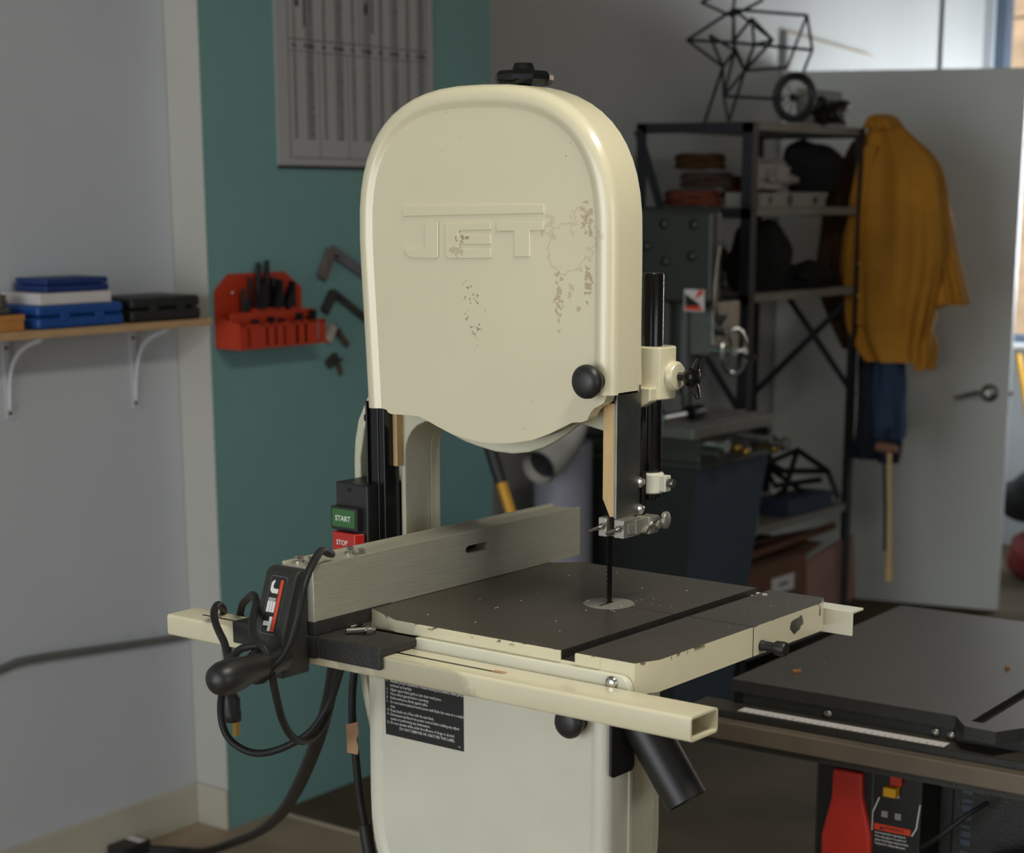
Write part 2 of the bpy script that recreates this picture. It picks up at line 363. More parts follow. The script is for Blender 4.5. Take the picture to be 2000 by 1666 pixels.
# --- upper door
path = [(-.504, 1.3045), (-.5065, 1.36), (-.5095, 1.42), (-.512, 1.47)]+arch(1.5, .166, 1)+[(XR, 1.44), (XR, 1.39), (XR, 1.3425)]
b, inner, yp = cover(path, 1, .214, .1615)
low = [(-.1577, 1.3425), (-.1609, 1.335), (-.1663, 1.3314), (-.173, 1.3282), (-.1777, 1.324), (-.181, 1.3188), (-.183, 1.3142), (-.19, 1.3115), (-.2035, 1.3099), (-.2173, 1.3032), (-.2347, 1.2951), (-.2559, 1.2872),
       (-.27, 1.284), (-.2846, 1.2814), (-.30, 1.2794), (-.3137, 1.2784), (-.3285, 1.2784), (-.3433, 1.2794), (-.3733, 1.284), (-.396, 1.2915), (-.411, 1.297), (-.4229, 1.3006), (-.4645, 1.3), (-.469, 1.3013), (-.472, 1.3045)]
b.prism(inner+low, 'y', yp, yp+.016)
b.prism([(XR, 1.3425), (XR-.024, 1.3425), (XR-.024, 1.3445), (XR, 1.3445)], 'y', .170, .213)
b.prism([(-.504, 1.3045), (-.48, 1.3045), (-.48, 1.3065), (-.504, 1.3065)], 'y', .170, .213)
ud = b.build('upper_door', 'door', BS, smooth=50)
def raised(name, poly, h=.0016):
    b = MB(); n = len(poly); cx = sum(p[0] for p in poly)/n; y0 = yp+.001; y1 = yp-h
    b.prism(poly, 'y', y1, y0); return b.build(name, 'door', ud, bevel=.0014, seg=3, smooth=60)
raised('raised_bar', [(-.441, 1.5245), (-.2406, 1.5305), (-.2406, 1.5405), (-.441, 1.5375)])
raised('raised_letter', [(-.441, 1.4895), (-.436, 1.4815), (-.429, 1.479), (-.393, 1.479), (-.389, 1.481), (-.3885, 1.52), (-.4085, 1.519), (-.4085, 1.4925), (-.4125, 1.4905)])
raised('raised_letter', [(-.3795, 1.519), (-.3135, 1.5215), (-.3135, 1.512), (-.359, 1.510), (-.3592, 1.5065), (-.3135, 1.508), (-.3135, 1.4965), (-.359, 1.4955), (-.359, 1.4918), (-.3135, 1.493), (-.3135, 1.4815), (-.374, 1.4795), (-.3792, 1.484)])
raised('raised_letter', [(-.3065, 1.5215), (-.2406, 1.524), (-.2406, 1.5125), (-.2595, 1.512), (-.2595, 1.4845), (-.2815, 1.4835), (-.2820, 1.511), (-.3063, 1.5105)])
def door_knob(parent, x, z, y):
    b = MB(); b.lathe([(.0135, 0), (.0125, .006), (.0165, .010), (.0183, .016), (.0180, .020), (.0155, .0235), (.010, .0258), (.004, .0265), (0, .0266)], (x, y, z), (0, -1, 0), 24)
    return b.build('knob', 'black_plastic', parent)
door_knob(ud, -.1715, 1.3575, yp)
# --- upper frame casting behind the door
low2 = [(-.150, 1.348), (-.176, 1.348), (-.176, 1.2952), (-.192, 1.2952), (-.2305, 1.3018), (-.2446, 1.291), (-.262, 1.280), (-.2805, 1.2707), (-.302, 1.2635), (-.3247, 1.2598), (-.351, 1.260), (-.3776, 1.2642), (-.3955, 1.268), (-.4123, 1.2733), (-.4318, 1.282), (-.45, 1.289), (-.49, 1.291), (-.509, 1.30)]
fr = [(x*.997+XC*.003, z) for x, z in [(-.509, 1.36)]+arch(1.5, .166, 1, .001)+[(XR-.001, 1.40)]]
b = MB(); b.prism(fr+low2, 'y', .2145, .222)
fr2 = [(XL+.004+(x-XL)*.868, 1.30+(z-1.30)*.955) for x, z in fr+[(-.152, 1.32)]+low2[4:]]; b.prism(fr2, 'y', .222, .272)
uf = b.build('upper_frame', 'cream_cast', BS, bevel=.003)
b = MB(); b.box(-.200, -.180, .235, .270, 1.31, 1.40); b.build('post_boss', 'cream', BS, bevel=.002)
b = MB(); b.cyl((-.333, .248, 1.655), (-.333, .248, 1.672), .009); b.lathe([(.012, 0), (.030, .003), (.0335, .008), (.0335, .013), (.030, .017), (.014, .019), (.011, .026), (0, .027)], (-.333, .248, 1.666), (0, 0, 1), 9)
tk = b.build('tension_knob', 'black_gloss', BS, smooth=30)
# --- column of the frame: two flanges and a web, with a blade cover between
def flange(name, pts, y0, y1):
    b = MB(); b.prism(pts, 'y', y0, y1); return b.build(name, 'cream_cast', BS, bevel=.0025)
flange('column_flange', [(-.572, .99), (-.561, .99), (-.561, 1.235), (-.553, 1.272), (-.540, 1.295), (-.53, 1.31), (-.545, 1.315), (-.5496, 1.307), (-.5637, 1.281), (-.570, 1.255), (-.572, 1.23)], .215, .275)
arc = [(-.489+.043-.043*math.cos(a), 1.245+.043*math.sin(a)) for a in (0, .25, .5, .75, 1.0, 1.3, PI/2)]
flange('column_flange', [(-.4965, .99)]+[(-.4895, .99)]+arc+[(-.43, 1.294), (-.4965, 1.294)], .215, .262)
b = MB(); b.prism([(-.4965, .99), (-.4895, .99)]+[(x, z+.001) for x, z in arc]+[(-.43, 1.294), (-.4965, 1.294)], 'y', .262, .281)
b.build('column_flange', 'cream_cast', BS, bevel=.004)
b = MB(); b.box(-.561, -.4965, .262, .275, .95, 1.30); b.build('column_web', 'cream_cast', BS)
b = MB(); b.box(-.5225, -.4970, .188, .2145, .965, 1.3095); b.box(-.5235, -.5205, .184, .19, .965, 1.3095); b.box(-.508, -.5055, .1865, .189, .965, 1.3095)
b.cyl((-.523, .19, 1.289), (-.5275, .187, 1.289), .0045, n=8)
b.build('blade_cover', 'black_gloss', BS, bevel=.0012)
b = MB(); b.box(-.4970, -.4905, .2035, .2145, 1.232, 1.296); b.build('wood_strip', 'wood', BS)
# --- switch
b = MB(); b.prism([(-.561, 1.10), (-.509, 1.10), (-.509, 1.2095), (-.561, 1.2115)], 'y', .17, .235)
sw = b.build('switch_box', 'black_plastic', BS, bevel=.002)
b = MB(); b.box(-.5605, -.5175, .160, .171, 1.155, 1.183); b.build('button_frame', 'black_plastic', sw, bevel=.001)
b = MB(); b.box(-.5575, -.521, .1588, .161, 1.1585, 1.1805); b.build('start_button', 'start_green', sw, bevel=.0008)
b = MB(); b.prism([(-.558, .168), (-.558, .161), (-.556, .1575), (-.520, .1575), (-.5165, .161), (-.5125, .168)], 'z', 1.122, 1.1523); b.build('stop_button', 'stop_red', sw, bevel=.0012)
text('start_lettering', 'START', .0092, (-.5395, .1586, 1.1690), (PI/2, 0, 0), 'white_print', sw, 'CENTER', sx=.92)
text('stop_lettering', 'STOP', .0085, (-.5405, .1573, 1.1400), (PI/2, 0, 0), 'white_print', sw, 'CENTER', sx=.9)
b = MB(); b.cyl((-.5385, .171, 1.203), (-.5385, .1693, 1.203), .003, n=10); b.build('screw', 'black_gloss', sw)
# --- blade guide post
b = MB(); b.lathe([(.0105, 0), (.0115, .001), (.0125, .003), (.0125, .248), (.0115, .25), (0, .2505)], (-.168, .265, 1.2175), (0, 0, 1), 24); b.build('guide_post', 'black_gloss', BS)
hexa = [(-.1785, .247), (-.170, .243), (-.158, .244), (-.1475, .250), (-.1440, .260), (-.1440, .278), (-.150, .285), (-.180, .285), (-.1865, .275), (-.1865, .255)]
b = MB(); b.prism(hexa, 'z', 1.3305, 1.3885); pb = b.build('post_bracket', 'cream', BS, bevel=.002)
b = MB(); b.prism([(-.1865, 1.328), (-.165, 1.322), (-.150, 1.33), (-.150, 1.345), (-.1865, 1.345)], 'y', .236, .252); b.build('post_bracket_foot', 'cream', pb, bevel=.002)
b = MB(); b.lathe([(.0165, 0), (.0165, .005), (.014, .008), (.008, .0085)], (-.1445, .272, 1.356), (1, 0, 0), 20); b.build('boss', 'cream', pb)
b = MB(); b.cyl((-.137, .272, 1.356), (-.122, .272, 1.356), .0045, n=10); b.lathe([(.010, 0), (.012, .004), (.012, .010), (.008, .013)], (-.125, .272, 1.356), (1, 0, 0), 12)
for sg in (-1, 1): b.tube([(-.117, .272, 1.356+sg*.006), (-.112, .270, 1.356+sg*.014), (-.108, .268, 1.356+sg*.022)], [.005, .0045, .003], 8)
b.build('post_lock_knob', 'black_gloss', pb)
# --- blade guard: plywood faced strip on a steel angle
b = MB(); b.prism([(-.1785, 1.2262), (-.169, 1.2072), (-.1625, 1.2072), (-.1625, 1.3315), (-.1785, 1.3315)], 'y', .188, .1925); b.build('guard_wood_strip', 'wood', BS, bevel=.0006)
b = MB(); b.box(-.1620, -.1595, .188, .233, 1.2045, 1.3470); b.box(-.1785, -.1620, .1925, .194, 1.225, 1.3470); b.box(-.1625, -.1590, .1865, .1895, 1.2055, 1.3470)
b.build('guard_angle', 'dull_steel', BS, bevel=.0008)
# --- blade with teeth
b = MB(); pr = [(.2035+.0085, .95), (.2035+.0085, 1.33)]; z = 1.33
while z > .952: pr += [(.2045, z), (.2022, z-.0045)]; z -= .005
b.prism(pr, 'x', -.1824, -.1816); b.build('blade', 'dark_steel', BS)
# --- guide blocks and bearings
b = MB(); b.box(-.1812, -.1700, .184, .216, 1.1850, 1.2062); b.box(-.1800, -.1700, .2, .226, 1.183, 1.2045)
b.build('guide_block', 'block_steel', BS, bevel=.0012)
b = MB(); b.box(-.1600, -.1472, .184, .216, 1.1855, 1.2055); b.box(-.1595, -.1450, .205, .228, 1.1875, 1.2035); b.box(-.1475, -.1462, .192, .211, 1.1885, 1.2);
b.build('guide_block', 'block_steel', BS, bevel=.0012)
def wing(name, o, ax, side, parent=BS):
    o = Vector(o); ax = Vector(ax); side = Vector(side); b = MB(); b.dome(o, ax, .0038, .006, 12)
    for sg in (-1, 1):
        b.tube([o+ax*.002+side*sg*.002, o+ax*.006+side*sg*.007, o+ax*.010+side*sg*.0125], [.0024, .0021, .0017], 8)
    return b.build(name, 'steel', parent)
wing('wing_screw', (-.1755, .184, 1.1965), (0, -1, 0), Vector((.9, 0, .45)))
wing('wing_screw', (-.1530, .184, 1.1960), (0, -1, 0), Vector((.9, 0, .42)))
wing('wing_screw', (-.1445, .232, 1.1965), (.8, -.6, 0), Vector((.5, .5, .7)))
b = MB(); b.lathe([(.0125, -.0035), (.014, -.0025), (.014, .0025), (.0125, .0035), (.005, .0035), (.005, -.0035)], (-.1815, .2245, 1.2235), (0, 1, 0), 24); b.build('thrust_bearing', 'dull_steel', BS)
b = MB(); b.box(-.1705, -.1560, .2345, .2405, 1.195, 1.252); b.build('guide_bar', 'dark_steel', BS, bevel=.001)
b = MB(); b.box(-.1600, -.1420, .2265, .246, 1.1850, 1.2045); b.cyl((-.172, .236, 1.195), (-.138, .242, 1.195), .0055, n=12); b.lathe([(.008, 0), (.010, .002), (.010, .006), (.006, .008)], (-.142, .252, 1.198), (1, .2, 0), 14)
b.build('guide_bracket', 'block_steel', BS, bevel=.0012)
for z in (1.2415, 1.2112):
    b = MB(); b.lathe([(.0052, 0), (.0062, .0015), (.0062, .005), (.0035, .0065)], (-.1600, .2345, z), (.25, -1, 0), 12); b.build('bolt', 'steel', BS)
b = MB(); b.lathe([(.0130, 0), (.0152, .0012), (.0152, .0222), (.013, .0235)], (-.1655, .262, 1.2250), (0, 0, 1), 24); b.box(-.154, -.143, .258, .270, 1.228, 1.246)
b.build('clamp_collar', 'cream_pale', BS, bevel=.001)
b = MB(); b.hexbolt((-.143, .264, 1.238), (1, -.1, 0), .0048, .009, 12); b.build('bolt', 'dull_steel', BS)
# --- table: base plate, two lands beside the mitre slot, chamfered corners
TZ = 1.105; x0, xs1, xs2, xc, xr, yc, yd = -.3768, -.0943, -.0761, -.0049, .0064, .0277, .381
outline = [(-.316, 0), (xc, 0), (xr, yc), (xr, .2058), (-.155, .2058), (-.155, .2074), (xr, .2074), (xr, yd-yc), (xc, yd), (x0+.03, yd), (x0, yd-yc), (x0, yc)]
b = MB(); b.prism(outline, 'z', TZ-.0325, TZ-.0095)
b.prism([(-.316, 0), (xs1, 0), (xs1, .2058), (-.155, .2058), (-.155, .2074), (xs1, .2074), (xs1, yd), (x0+.03, yd), (x0, yd-yc), (x0, yc)], 'z', TZ-.0095, TZ)
b.prism([(xs2, 0), (xc, 0), (xr, yc), (xr, .2058), (xs2, .2058)], 'z', TZ-.0095, TZ)
b.prism([(xs2, .2074), (xr, .2074), (xr, yd-yc), (xc, yd), (xs2, yd)], 'z', TZ-.0095, TZ)
tb = b.build('table', ['table_side', 'iron_top', 'black_cast'], BS)
for p in tb.data.polygons:
    c = p.center+BS.location
    if p.normal.z > .9: p.material_index = 1 if c.z > TZ-.001 else 2
    elif abs(p.normal.x) > .9 and xs1-.001 <= c.x <= xs2+.001 and c.z > TZ-.0095: p.material_index = 2
    elif abs(p.normal.y) > .9 and .205 < c.y < .208: p.material_index = 2
# proud machined pad along the front edge
b = MB(); b.prism([(-.29, TZ-.0115), (xs1, TZ-.0115), (xs1, TZ-.0002), (-.286, TZ-.0002)], 'y', -.0022, .0005); b.prism([(xs2, TZ-.0115), (-.046, TZ-.0115), (-.046, TZ-.0002), (xs2, TZ-.0002)], 'y', -.0022, .0005)
b.build('machined_pad', 'table_side', tb, bevel=.0008)
b = MB(); n = 40; ring = [(-.1822+.0287*math.cos(2*PI*i/n), .2068+.0287*math.sin(2*PI*i/n)) for i in range(n)]
b.prism(ring, 'z', TZ-.002, TZ+.0006); ins = b.build('table_insert', 'insert', tb, bevel=.0003)
b = MB(); b.box(-.1836, -.1804, .189, .2155, TZ+.0004, TZ+.0009); b.build('insert_slot', 'label_black', ins)
b = MB(); b.lathe([(.006, 0), (.006, .002), (.0055, .004), (.0055, .017), (.0078, .0185), (.0082, .029), (.007, .031), (0, .0312)], (xr, .2235, 1.0815), (1, -.0, 0), 14); b.build('levelling_pin', 'black_plastic', tb)
b = MB(); b.box(-.30, -.10, .20, .33, 1.034, 1.0725); b.prism([(-.28, 1.0725), (-.12, 1.0725), (-.16, 1.0), (-.24, 1.0)], 'y', .262, .31); b.build('trunnion', 'black_cast', BS, bevel=.004)
# --- front rail on its flat bar
e = [(-.0175+.012*math.sin(a), 1.0785+.0135*math.cos(a)) for a in (0, .4, .8, 1.2, PI/2)]
b = MB(); b.prism([(-.374, 1.054), (-.374, 1.092)]+e+[(-.0055, 1.054)], 'y', -.0085, -.0003); b.build('rail_bar', 'cream_pale', BS, bevel=.0008)
b = MB(); b.dome((-.0258, -.0085, 1.0840), (0, -1, 0), .0072, .0048, 20); b.build('bolt', 'steel', BS)
RX0, RX1, RY0, RY1, RZ0, RZ1 = -.6095, .0993, -.0595, -.0120, 1.0572, 1.0815; wt = .0022; r = .0035
def rr(y0, y1, z0, z1, r, n=4):
    out = []
    for cy, cz, a0 in ((y1-r, z1-r, 0), (y0+r, z1-r, PI/2), (y0+r, z0+r, PI), (y1-r, z0+r, 1.5*PI)):
        out += [(cy+r*math.cos(a0+PI/2*i/n), cz+r*math.sin(a0+PI/2*i/n)) for i in range(n+1)]
    return out
o_, i_ = rr(RY0, RY1, RZ0, RZ1, r), rr(RY0+wt, RY1-wt, RZ0+wt, RZ1-wt, r-wt+.001)
b = MB(); b.loft([[(RX1, *p) for p in i_], [(RX1, *p) for p in o_], [(RX0, *p) for p in o_], [(RX0, *p) for p in i_], [(RX1-.0001, *p) for p in i_]], caps=False)
rl = b.build('front_rail', 'rail', BS, smooth=35)
b = MB(); b.box(-.575, -.142, -.0385, -.0355, RZ1+.0001, RZ1+.0004); b.build('rail_slot', 'dark_steel', rl)
b = MB(); b.box(-.1535, -.1385, -.0385, -.0318, RZ1+.0002, RZ1+.0006); b.build('scale_pointer', 'tan_tape', rl)
# --- rear rail: steel angle
b = MB(); b.prism([(.385, 1.0925), (.412, 1.0925), (.412, 1.0895), (.388, 1.0895), (.388, 1.064), (.385, 1.064)], 'x', -.36, .0300)
b.build('rear_rail', 'cream_pale', BS, bevel=.0008)
# --- lower door and frame
path = [(XL+.001, 1.035), (XL+.001, .93)]+arch(.83, .166, -1)+[(XR, .93), (XR, 1.035)]
b, inner, yp2 = cover(path, -1, .206, .1605)
b.prism(inner, 'y', yp2, yp2+.014); ld = b.build('lower_door', 'cream_pale', BS, smooth=50)
door_knob(ld, -.1925, .9785, yp2)
b = MB(); b.box(-.481, -.3585, yp2-.0006, yp2+.0005, .910, 1.012); lp = b.build('label_plate', 'label_black', ld)
lines = [('', '      table.'), ('4.', 'Check blade rotation and make sure teeth point downward toward table.'), ('5.', 'Maintain proper adjustment of blade tracking and tension, blade guides'), ('', 'and back up bearings.'),
         ('6.', 'Adjust upper blade guide to just clear work piece.'), ('7.', 'Close wheel guards before operating.'), ('8.', 'Hold work piece firmly against table.'), ('9.', 'Do not remove jammed work pieces until blade has come to a complete'), ('', 'stop.'),
         ('10.', 'Keep hands out of line with the saw blade.'), ('11.', 'Disconnect machine from power source before making any adjust-'), ('', 'ments or performing any maintenance.'), ('12.', 'Do not operate while under the influence of drugs or alcohol.')]
for i, (nn, tt) in enumerate(lines):
    z = .9885-i*.0052
    if nn: text('number', nn, .0046, (-.4785, yp2-.0007, z), (PI/2, 0, 0), 'white_print', lp, extr=0, res=1, sx=.8)
    text('printed_line', tt, .0050, (-.4725, yp2-.0007, z), (PI/2, 0, 0), 'white_print', lp, extr=0, res=1, sx=.80)
text('printed_line', 'DO NOT REMOVE OR OBSCURE THIS LABEL', .0052, (-.4585, yp2-.0007, .9205), (PI/2, 0, 0), 'white_print', lp, extr=0, res=1, sx=.84)
text('number', '00', .003, (-.3665, yp2-.0007, .9145), (PI/2, 0, 0), 'white_print', lp, extr=0, res=1)
b = MB(); b.prism([(XL+.003, 1.035), (XL+.003, .90)]+arch(.83, .166, -1, .002)+[(XR-.001, .90), (XR-.001, 1.035)], 'y', .2065, .262); b.build('lower_frame', 'cream_cast', BS, bevel=.003)
b = MB(); b.prism([(XL-.001, 1.035), (XL-.001, .90)]+arch(.83, .169, -1, -.002)+[(XR+.002, .90), (XR+.002, 1.035)], 'y', .2025, .2095); b.build('frame_lip', 'cream_pale', BS, bevel=.001)
b = MB(); b.prism([(XL+.006, 1.0), (XL+.006, .90)]+arch(.83, .166, -1, .008)+[(XR-.009, .90), (XR-.009, 1.0)], 'y', .262, .282); b.build('frame_back', 'cream_cast', BS, bevel=.005, seg=3)
b = MB(); b.prism([(-.572, .9895), (-.561, .9895), (-.560, .955), (-.549, .905), (-.528, .855), (-.5095, .825), (-.5095, .80), (-.532, .835), (-.556, .888), (-.569, .94)], 'y', .2155, .2745); b.build('column_foot', 'cream_cast', BS, bevel=.003)
# --- dust chute
b = MB(); b.prism([(.168, .917), (.2045, .917), (.2095, .922), (.2095, 1.03), (.163, 1.03), (.163, .921)], 'x', XR+.0005, XR+.0045); ch = b.build('chute_flange', 'black_plastic', BS, bevel=.0015)
ax = Vector((.60, .0, -.80)).normalized(); o = Vector((-.163, .2060, 1.0150))
b = MB(); b.lathe([(.0245, .0), (.0245, .150), (.0225, .150), (.0225, .02)], o, ax, 32); b.build('dust_chute', 'black_plastic', ch)
# --- stand below
b = MB(); b.box(-.56, -.10, .05, .42, .02, .655); b.box(-.575, -.085, .035, .435, 0, .03); b.box(-.565, -.095, .045, .425, .64, .668); b.build('stand', 'cream', BS, bevel=.004)

# ============================================================ rip fence on the rail
RF = thing('rip_fence', 'brushed aluminium rip fence with black cast head on the cream rail', 'fence', (-.39, .0, 1.09))
fx0, fx1, fz0, fz1 = -.4205, -.3750, 1.1053, 1.1655
b = MB(); sec = [(fx0, fz0), (fx1, fz0), (fx1, fz1+.0015), (fx1-.0025, fz1+.0015), (fx1-.004, fz1-.0015), (fx0+.004, fz1-.0015), (fx0+.0025, fz1+.0015), (fx0, fz1+.0015)]
si = [(fx0+.0025, fz0+.0025), (fx1-.0025, fz0+.0025), (fx1-.0025, fz1-.004), (fx0+.0025, fz1-.004)]
# right-hand face carries a round-ended slot: face built round the hole
b.prism(sec, 'y', -.0625, .4165)
bar = b.build('bar', 'alu', RF, bevel=.0006)
sl = [(.1965+.0065*math.cos(a), 1.1452+.0048*math.sin(a)) for a in [PI/2+PI*i/8 for i in range(9)]]+[(.2255+.0065*math.cos(a), 1.1452+.0048*math.sin(a)) for a in [-PI/2+PI*i/8 for i in range(9)]]
b = MB(); b.prism(sl, 'x', fx1-.02, fx1+.02); cut = b.build('slot_cut', 'dark_steel', RF)
bo = bar.modifiers.new('slot', 'BOOLEAN'); bo.operation = 'DIFFERENCE'; bo.object = cut; bo.solver = 'EXACT'
bpy.context.view_layer.update()
dg = bpy.context.evaluated_depsgraph_get(); nm = bpy.data.meshes.new_from_object(bar.evaluated_get(dg)); bar.modifiers.clear(); bar.data = nm
nm.polygons.foreach_set('use_smooth', [False]*len(nm.polygons))
bpy.data.objects.remove(cut)
b = MB(); b.box(fx1-.0195, fx1-.0185, .186, .236, 1.138, 1.152); b.build('slot_back', 'dark_steel', RF)
# head: wedge fronted casting
b = MB(); b.prism([(-.0625, 1.1625), (-.073, 1.1625), (-.0785, 1.158), (-.1015, 1.094), (-.104, 1.084), (-.104, 1.050), (-.062, 1.050), (-.062, 1.082), (-.0625, 1.10)], 'x', -.4285, -.3835)
hd = b.build('head', 'black_cast', RF, bevel=.0025)
b = MB(); b.prism([(-.0655, 1.066), (-.0605, 1.066), (-.0605, 1.0822), (-.004, 1.0822), (-.004, 1.0905), (-.0655, 1.0905)], 'x', -.4975, -.3725); b.build('base_plate', 'black_cast', RF, bevel=.0015)
b = MB(); b.prism([(-.0665, 1.068), (-.0605, 1.068), (-.0605, 1.0822), (.004, 1.0822), (.004, 1.0920), (-.0665, 1.0920)], 'x', -.372, -.279); bp2 = b.build('base_plate', 'black_cast', RF, bevel=.002)
b = MB(); b.box(-.4205, -.3745, -.062, .06, 1.0905, 1.1065); b.build('mount_block', 'black_cast', RF, bevel=.001)
b = MB(); b.prism([(-.343+.014*math.cos(a)-(0.004 if math.cos(a) < 0 else -.004), -.030+.0045*math.sin(a)) for a in [2*PI*i/16 for i in range(16)]], 'z', 1.0921, 1.0924); b.build('adjusting_slot', 'label_black', bp2)
b = MB(); b.tube([(-.3500, -.040, 1.0955), (-.335, -.024, 1.0965)], .0032, 10); b.hexbolt((-.3335, -.022, 1.0925), (0, 0, 1), .0068, .006); b.build('bolt', 'steel', bp2)
# handle
b = MB(); b.lathe([(.0105, 0), (.0130, .006), (.0138, .02), (.0142, .045), (.0150, .066), (.0172, .080), (.0182, .093), (.0178, .103), (.0150, .112), (.009, .1175), (0, .119)], (-.3835, -.098, 1.0735), (.13, -1, 0), 24)
b.build('handle', 'black_plastic', RF)
for x, y in ((-.409, -.0475), (-.3925, -.0465), (-.4000, .0215), (-.3838, .0215)):
    b = MB(); b.cyl((x, y, fz1-.002), (x, y, fz1+.0005), .0062, n=20); b.hexbolt((x, y, fz1+.0003), (0, 0, 1), .0048, .0062); b.build('bolt', 'steel', RF)
# badge on the sloping face of the head
dn = Vector((0, -.023, -.064)).normalized(); nrm = Vector((0, -.064, .023)).normalized(); org = Vector((-.4235, -.0785, 1.158))+nrm*.0002
def onface(u, v, h): return org+Vector((1, 0, 0))*u+dn*v+nrm*h
def badge(name, poly, h0, h1, mm):
    n = len(poly); b = MB(); b.add([onface(u, v, h0) for u, v in poly]+[onface(u, v, h1) for u, v in poly], [tuple(range(n)), tuple(range(2*n-1, n-1, -1))]+[(i, (i+1) % n, n+(i+1) % n, n+i) for i in range(n)])
    return b.build(name, mm, hd)
def rrect(u0, v0, u1, v1, r): return [(cu+r*math.cos(a0+PI/2*i/4), cv+r*math.sin(a0+PI/2*i/4)) for cu, cv, a0 in ((u1-r, v1-r, 0), (u0+r, v1-r, PI/2), (u0+r, v0+r, PI), (u1-r, v0+r, 1.5*PI)) for i in range(5)]
badge('badge_border', rrect(.0055, .0035, .0295, .0665, .003), -.001, .0006, 'dull_steel')
badge('badge_plate', rrect(.0062, .0042, .0288, .0658, .0026), .0004, .0009, 'label_black')
badge('red_bar', [(.0212, .0075), (.0254, .0075), (.0254, .063), (.0212, .063)], .0007, .0012, 'red_print')
def lt(name, p): badge(name, p, .0007, .0012, 'white_print')
# letters read downwards: across (u) is letter height, top at the red bar
U0, U1 = .0085, .0200
lt('white_letter', [(U0+.003, .0085), (U0+.0045, .0085), (U0+.0045, .0112), (U0+.0035, .0125), (U0+.0035, .016), (U0+.005, .0175), (U1, .0175), (U1, .0225), (U0+.003, .0225), (U0, .0195), (U0, .0115)])
for a, c in ((U0, U0+.0036), (U0+.0042, U0+.0074), (U0+.008, U1)): lt('white_letter', [(a, .0275), (c, .0275), (c, .0430), (a, .0430)])
lt('white_letter', [(U0, .0275), (U1, .0275), (U1, .0315), (U0, .0315)])
lt('white_letter', [(U1-.0040, .0475), (U1, .0475), (U1, .063), (U1-.0040, .063), (U1-.0040, .0577), (U0, .0577), (U0, .0528), (U1-.0040, .0528)])

# ============================================================ cords
CR = .0042
pc = thing('power_cord', 'black power cord looped over the fence handle with plug hanging', 'cord', (-.46, -.05, .937))
L1 = [(-.388, -.02, 1.1715), (-.3794, -.035, 1.1761), (-.369, -.055, 1.1826), (-.3590, -.075, 1.1783), (-.3500, -.095, 1.168), (-.3440, -.110, 1.1519), (-.3430, -.119, 1.1261), (-.3500, -.124, 1.0988), (-.3579, -.1285, 1.0830), (-.3665, -.135, 1.0722)]
L2 = [(-.3850, -.133, 1.0915), (-.4046, -.140, 1.0880), (-.4346, -.130, 1.0710), (-.4685, -.105, 1.078), (-.5059, -.08, 1.085), (-.5209, -.07, 1.0938), (-.5296, -.06, 1.0995), (-.5399, -.045, 1.0996), (-.5543, -.025, 1.0887), (-.5786, -.003, 1.0658), (-.5866, .010, 1.0352)]
L3 = [(-.5885, .01, 1.0164), (-.5609, -.02, 1.0024), (-.5451, -.04, .9959), (-.5379, -.05, .9794), (-.5295, -.055, .961), (-.5171, -.055, .9463), (-.4957, -.05, .937), (-.4724, -.045, .9388), (-.4459, -.035, .9502), (-.4244, -.02, .9684), (-.4103, -.005, .9999), (-.4104, .01, 1.0262), (-.4146, .02, 1.0411), (-.43, .024, 1.06), (-.48, .022, 1.07), (-.5566, .012, 1.0689)]
L4 = [(-.5402, -.01, 1.0905), (-.5078, -.03, 1.1089), (-.4682, -.06, 1.1228), (-.4387, -.085, 1.122), (-.4165, -.112, 1.1108), (-.3960, -.130, 1.0993), (-.3740, -.134, 1.0850), (-.3700, -.128, 1.0437), (-.3745, -.115, 1.011), (-.3847, -.09, .9832), (-.3948, -.06, .9702), (-.4028, -.03, .9745), (-.4153, -.0, .992), (-.4208, .015, 1.0175), (-.421, .024, 1.0372), (-.425, .03, 1.06), (-.45, .05, 1.07)]
b = MB(); b.tube(L1+[(-.3760, -.140, 1.0590), (-.3960, -.137, 1.0570), (-.4010, -.133, 1.0760)]+L2+L3+L4, CR, 10, smooth=6); b.build('cable', 'cord', pc)
b = MB(); b.loft([[(-.5525+q*sx*math.cos(a), -.022+q*.011*math.sin(a), z) for a in [2*PI*i/14 for i in range(14)]] for z, q, sx in ((.996, .45, .012), (.990, .8, .0125), (.984, 1, .0135), (.972, 1, .0125), (.966, 1, .0145), (.958, .97, .0145), (.9565, .8, .0135))])
b.build('plug', 'rubber', pc, smooth=60)
b = MB(); b.box(-.5470, -.5425, -.0245, -.0232, .940, .958); b.build('prong', 'brass', pc)
b = MB(); b.box(-.5470, -.5425, -.0185, -.0172, .940, .958); b.build('prong', 'brass', pc)
big = [(-.445, .047, 1.05), (-.4561, .05, 1.0257), (-.4696, .06, 1.0002), (-.4964, .08, .9636), (-.5474, .12, .9138), (-.6449, .2, .84), (-.8518, .38, .7106), (-1.2136, .7, .5094), (-1.6352, 1.05, .2885), (-1.9884, 1.3, .1149), (-2.1511, 1.37, .040), (-2.2564, 1.4, .010), (-2.34, 1.36, .009)]
b = MB(); b.tube(big, [.0062+.0006*min(i/6, 6) for i in range(12*6+1)], 10, smooth=6)
tag(b.build('extension_cable', 'cord'), 'thick black cable hanging from the rail down to the floor', 'cable')
th = [(-.5561, .205, 1.05), (-.5651, .2, .9685), (-.5696, .2, .9346), (-.57, .2, .8944), (-.5659, .2, .8548), (-.5612, .2, .8082), (-.5535, .2, .7688), (-.5458, .2, .732), (-.5354, .2, .6971), (-.60, .22, .40), (-.66, .25, .12), (-.70, .27, .012), (-.78, .3, .009)]
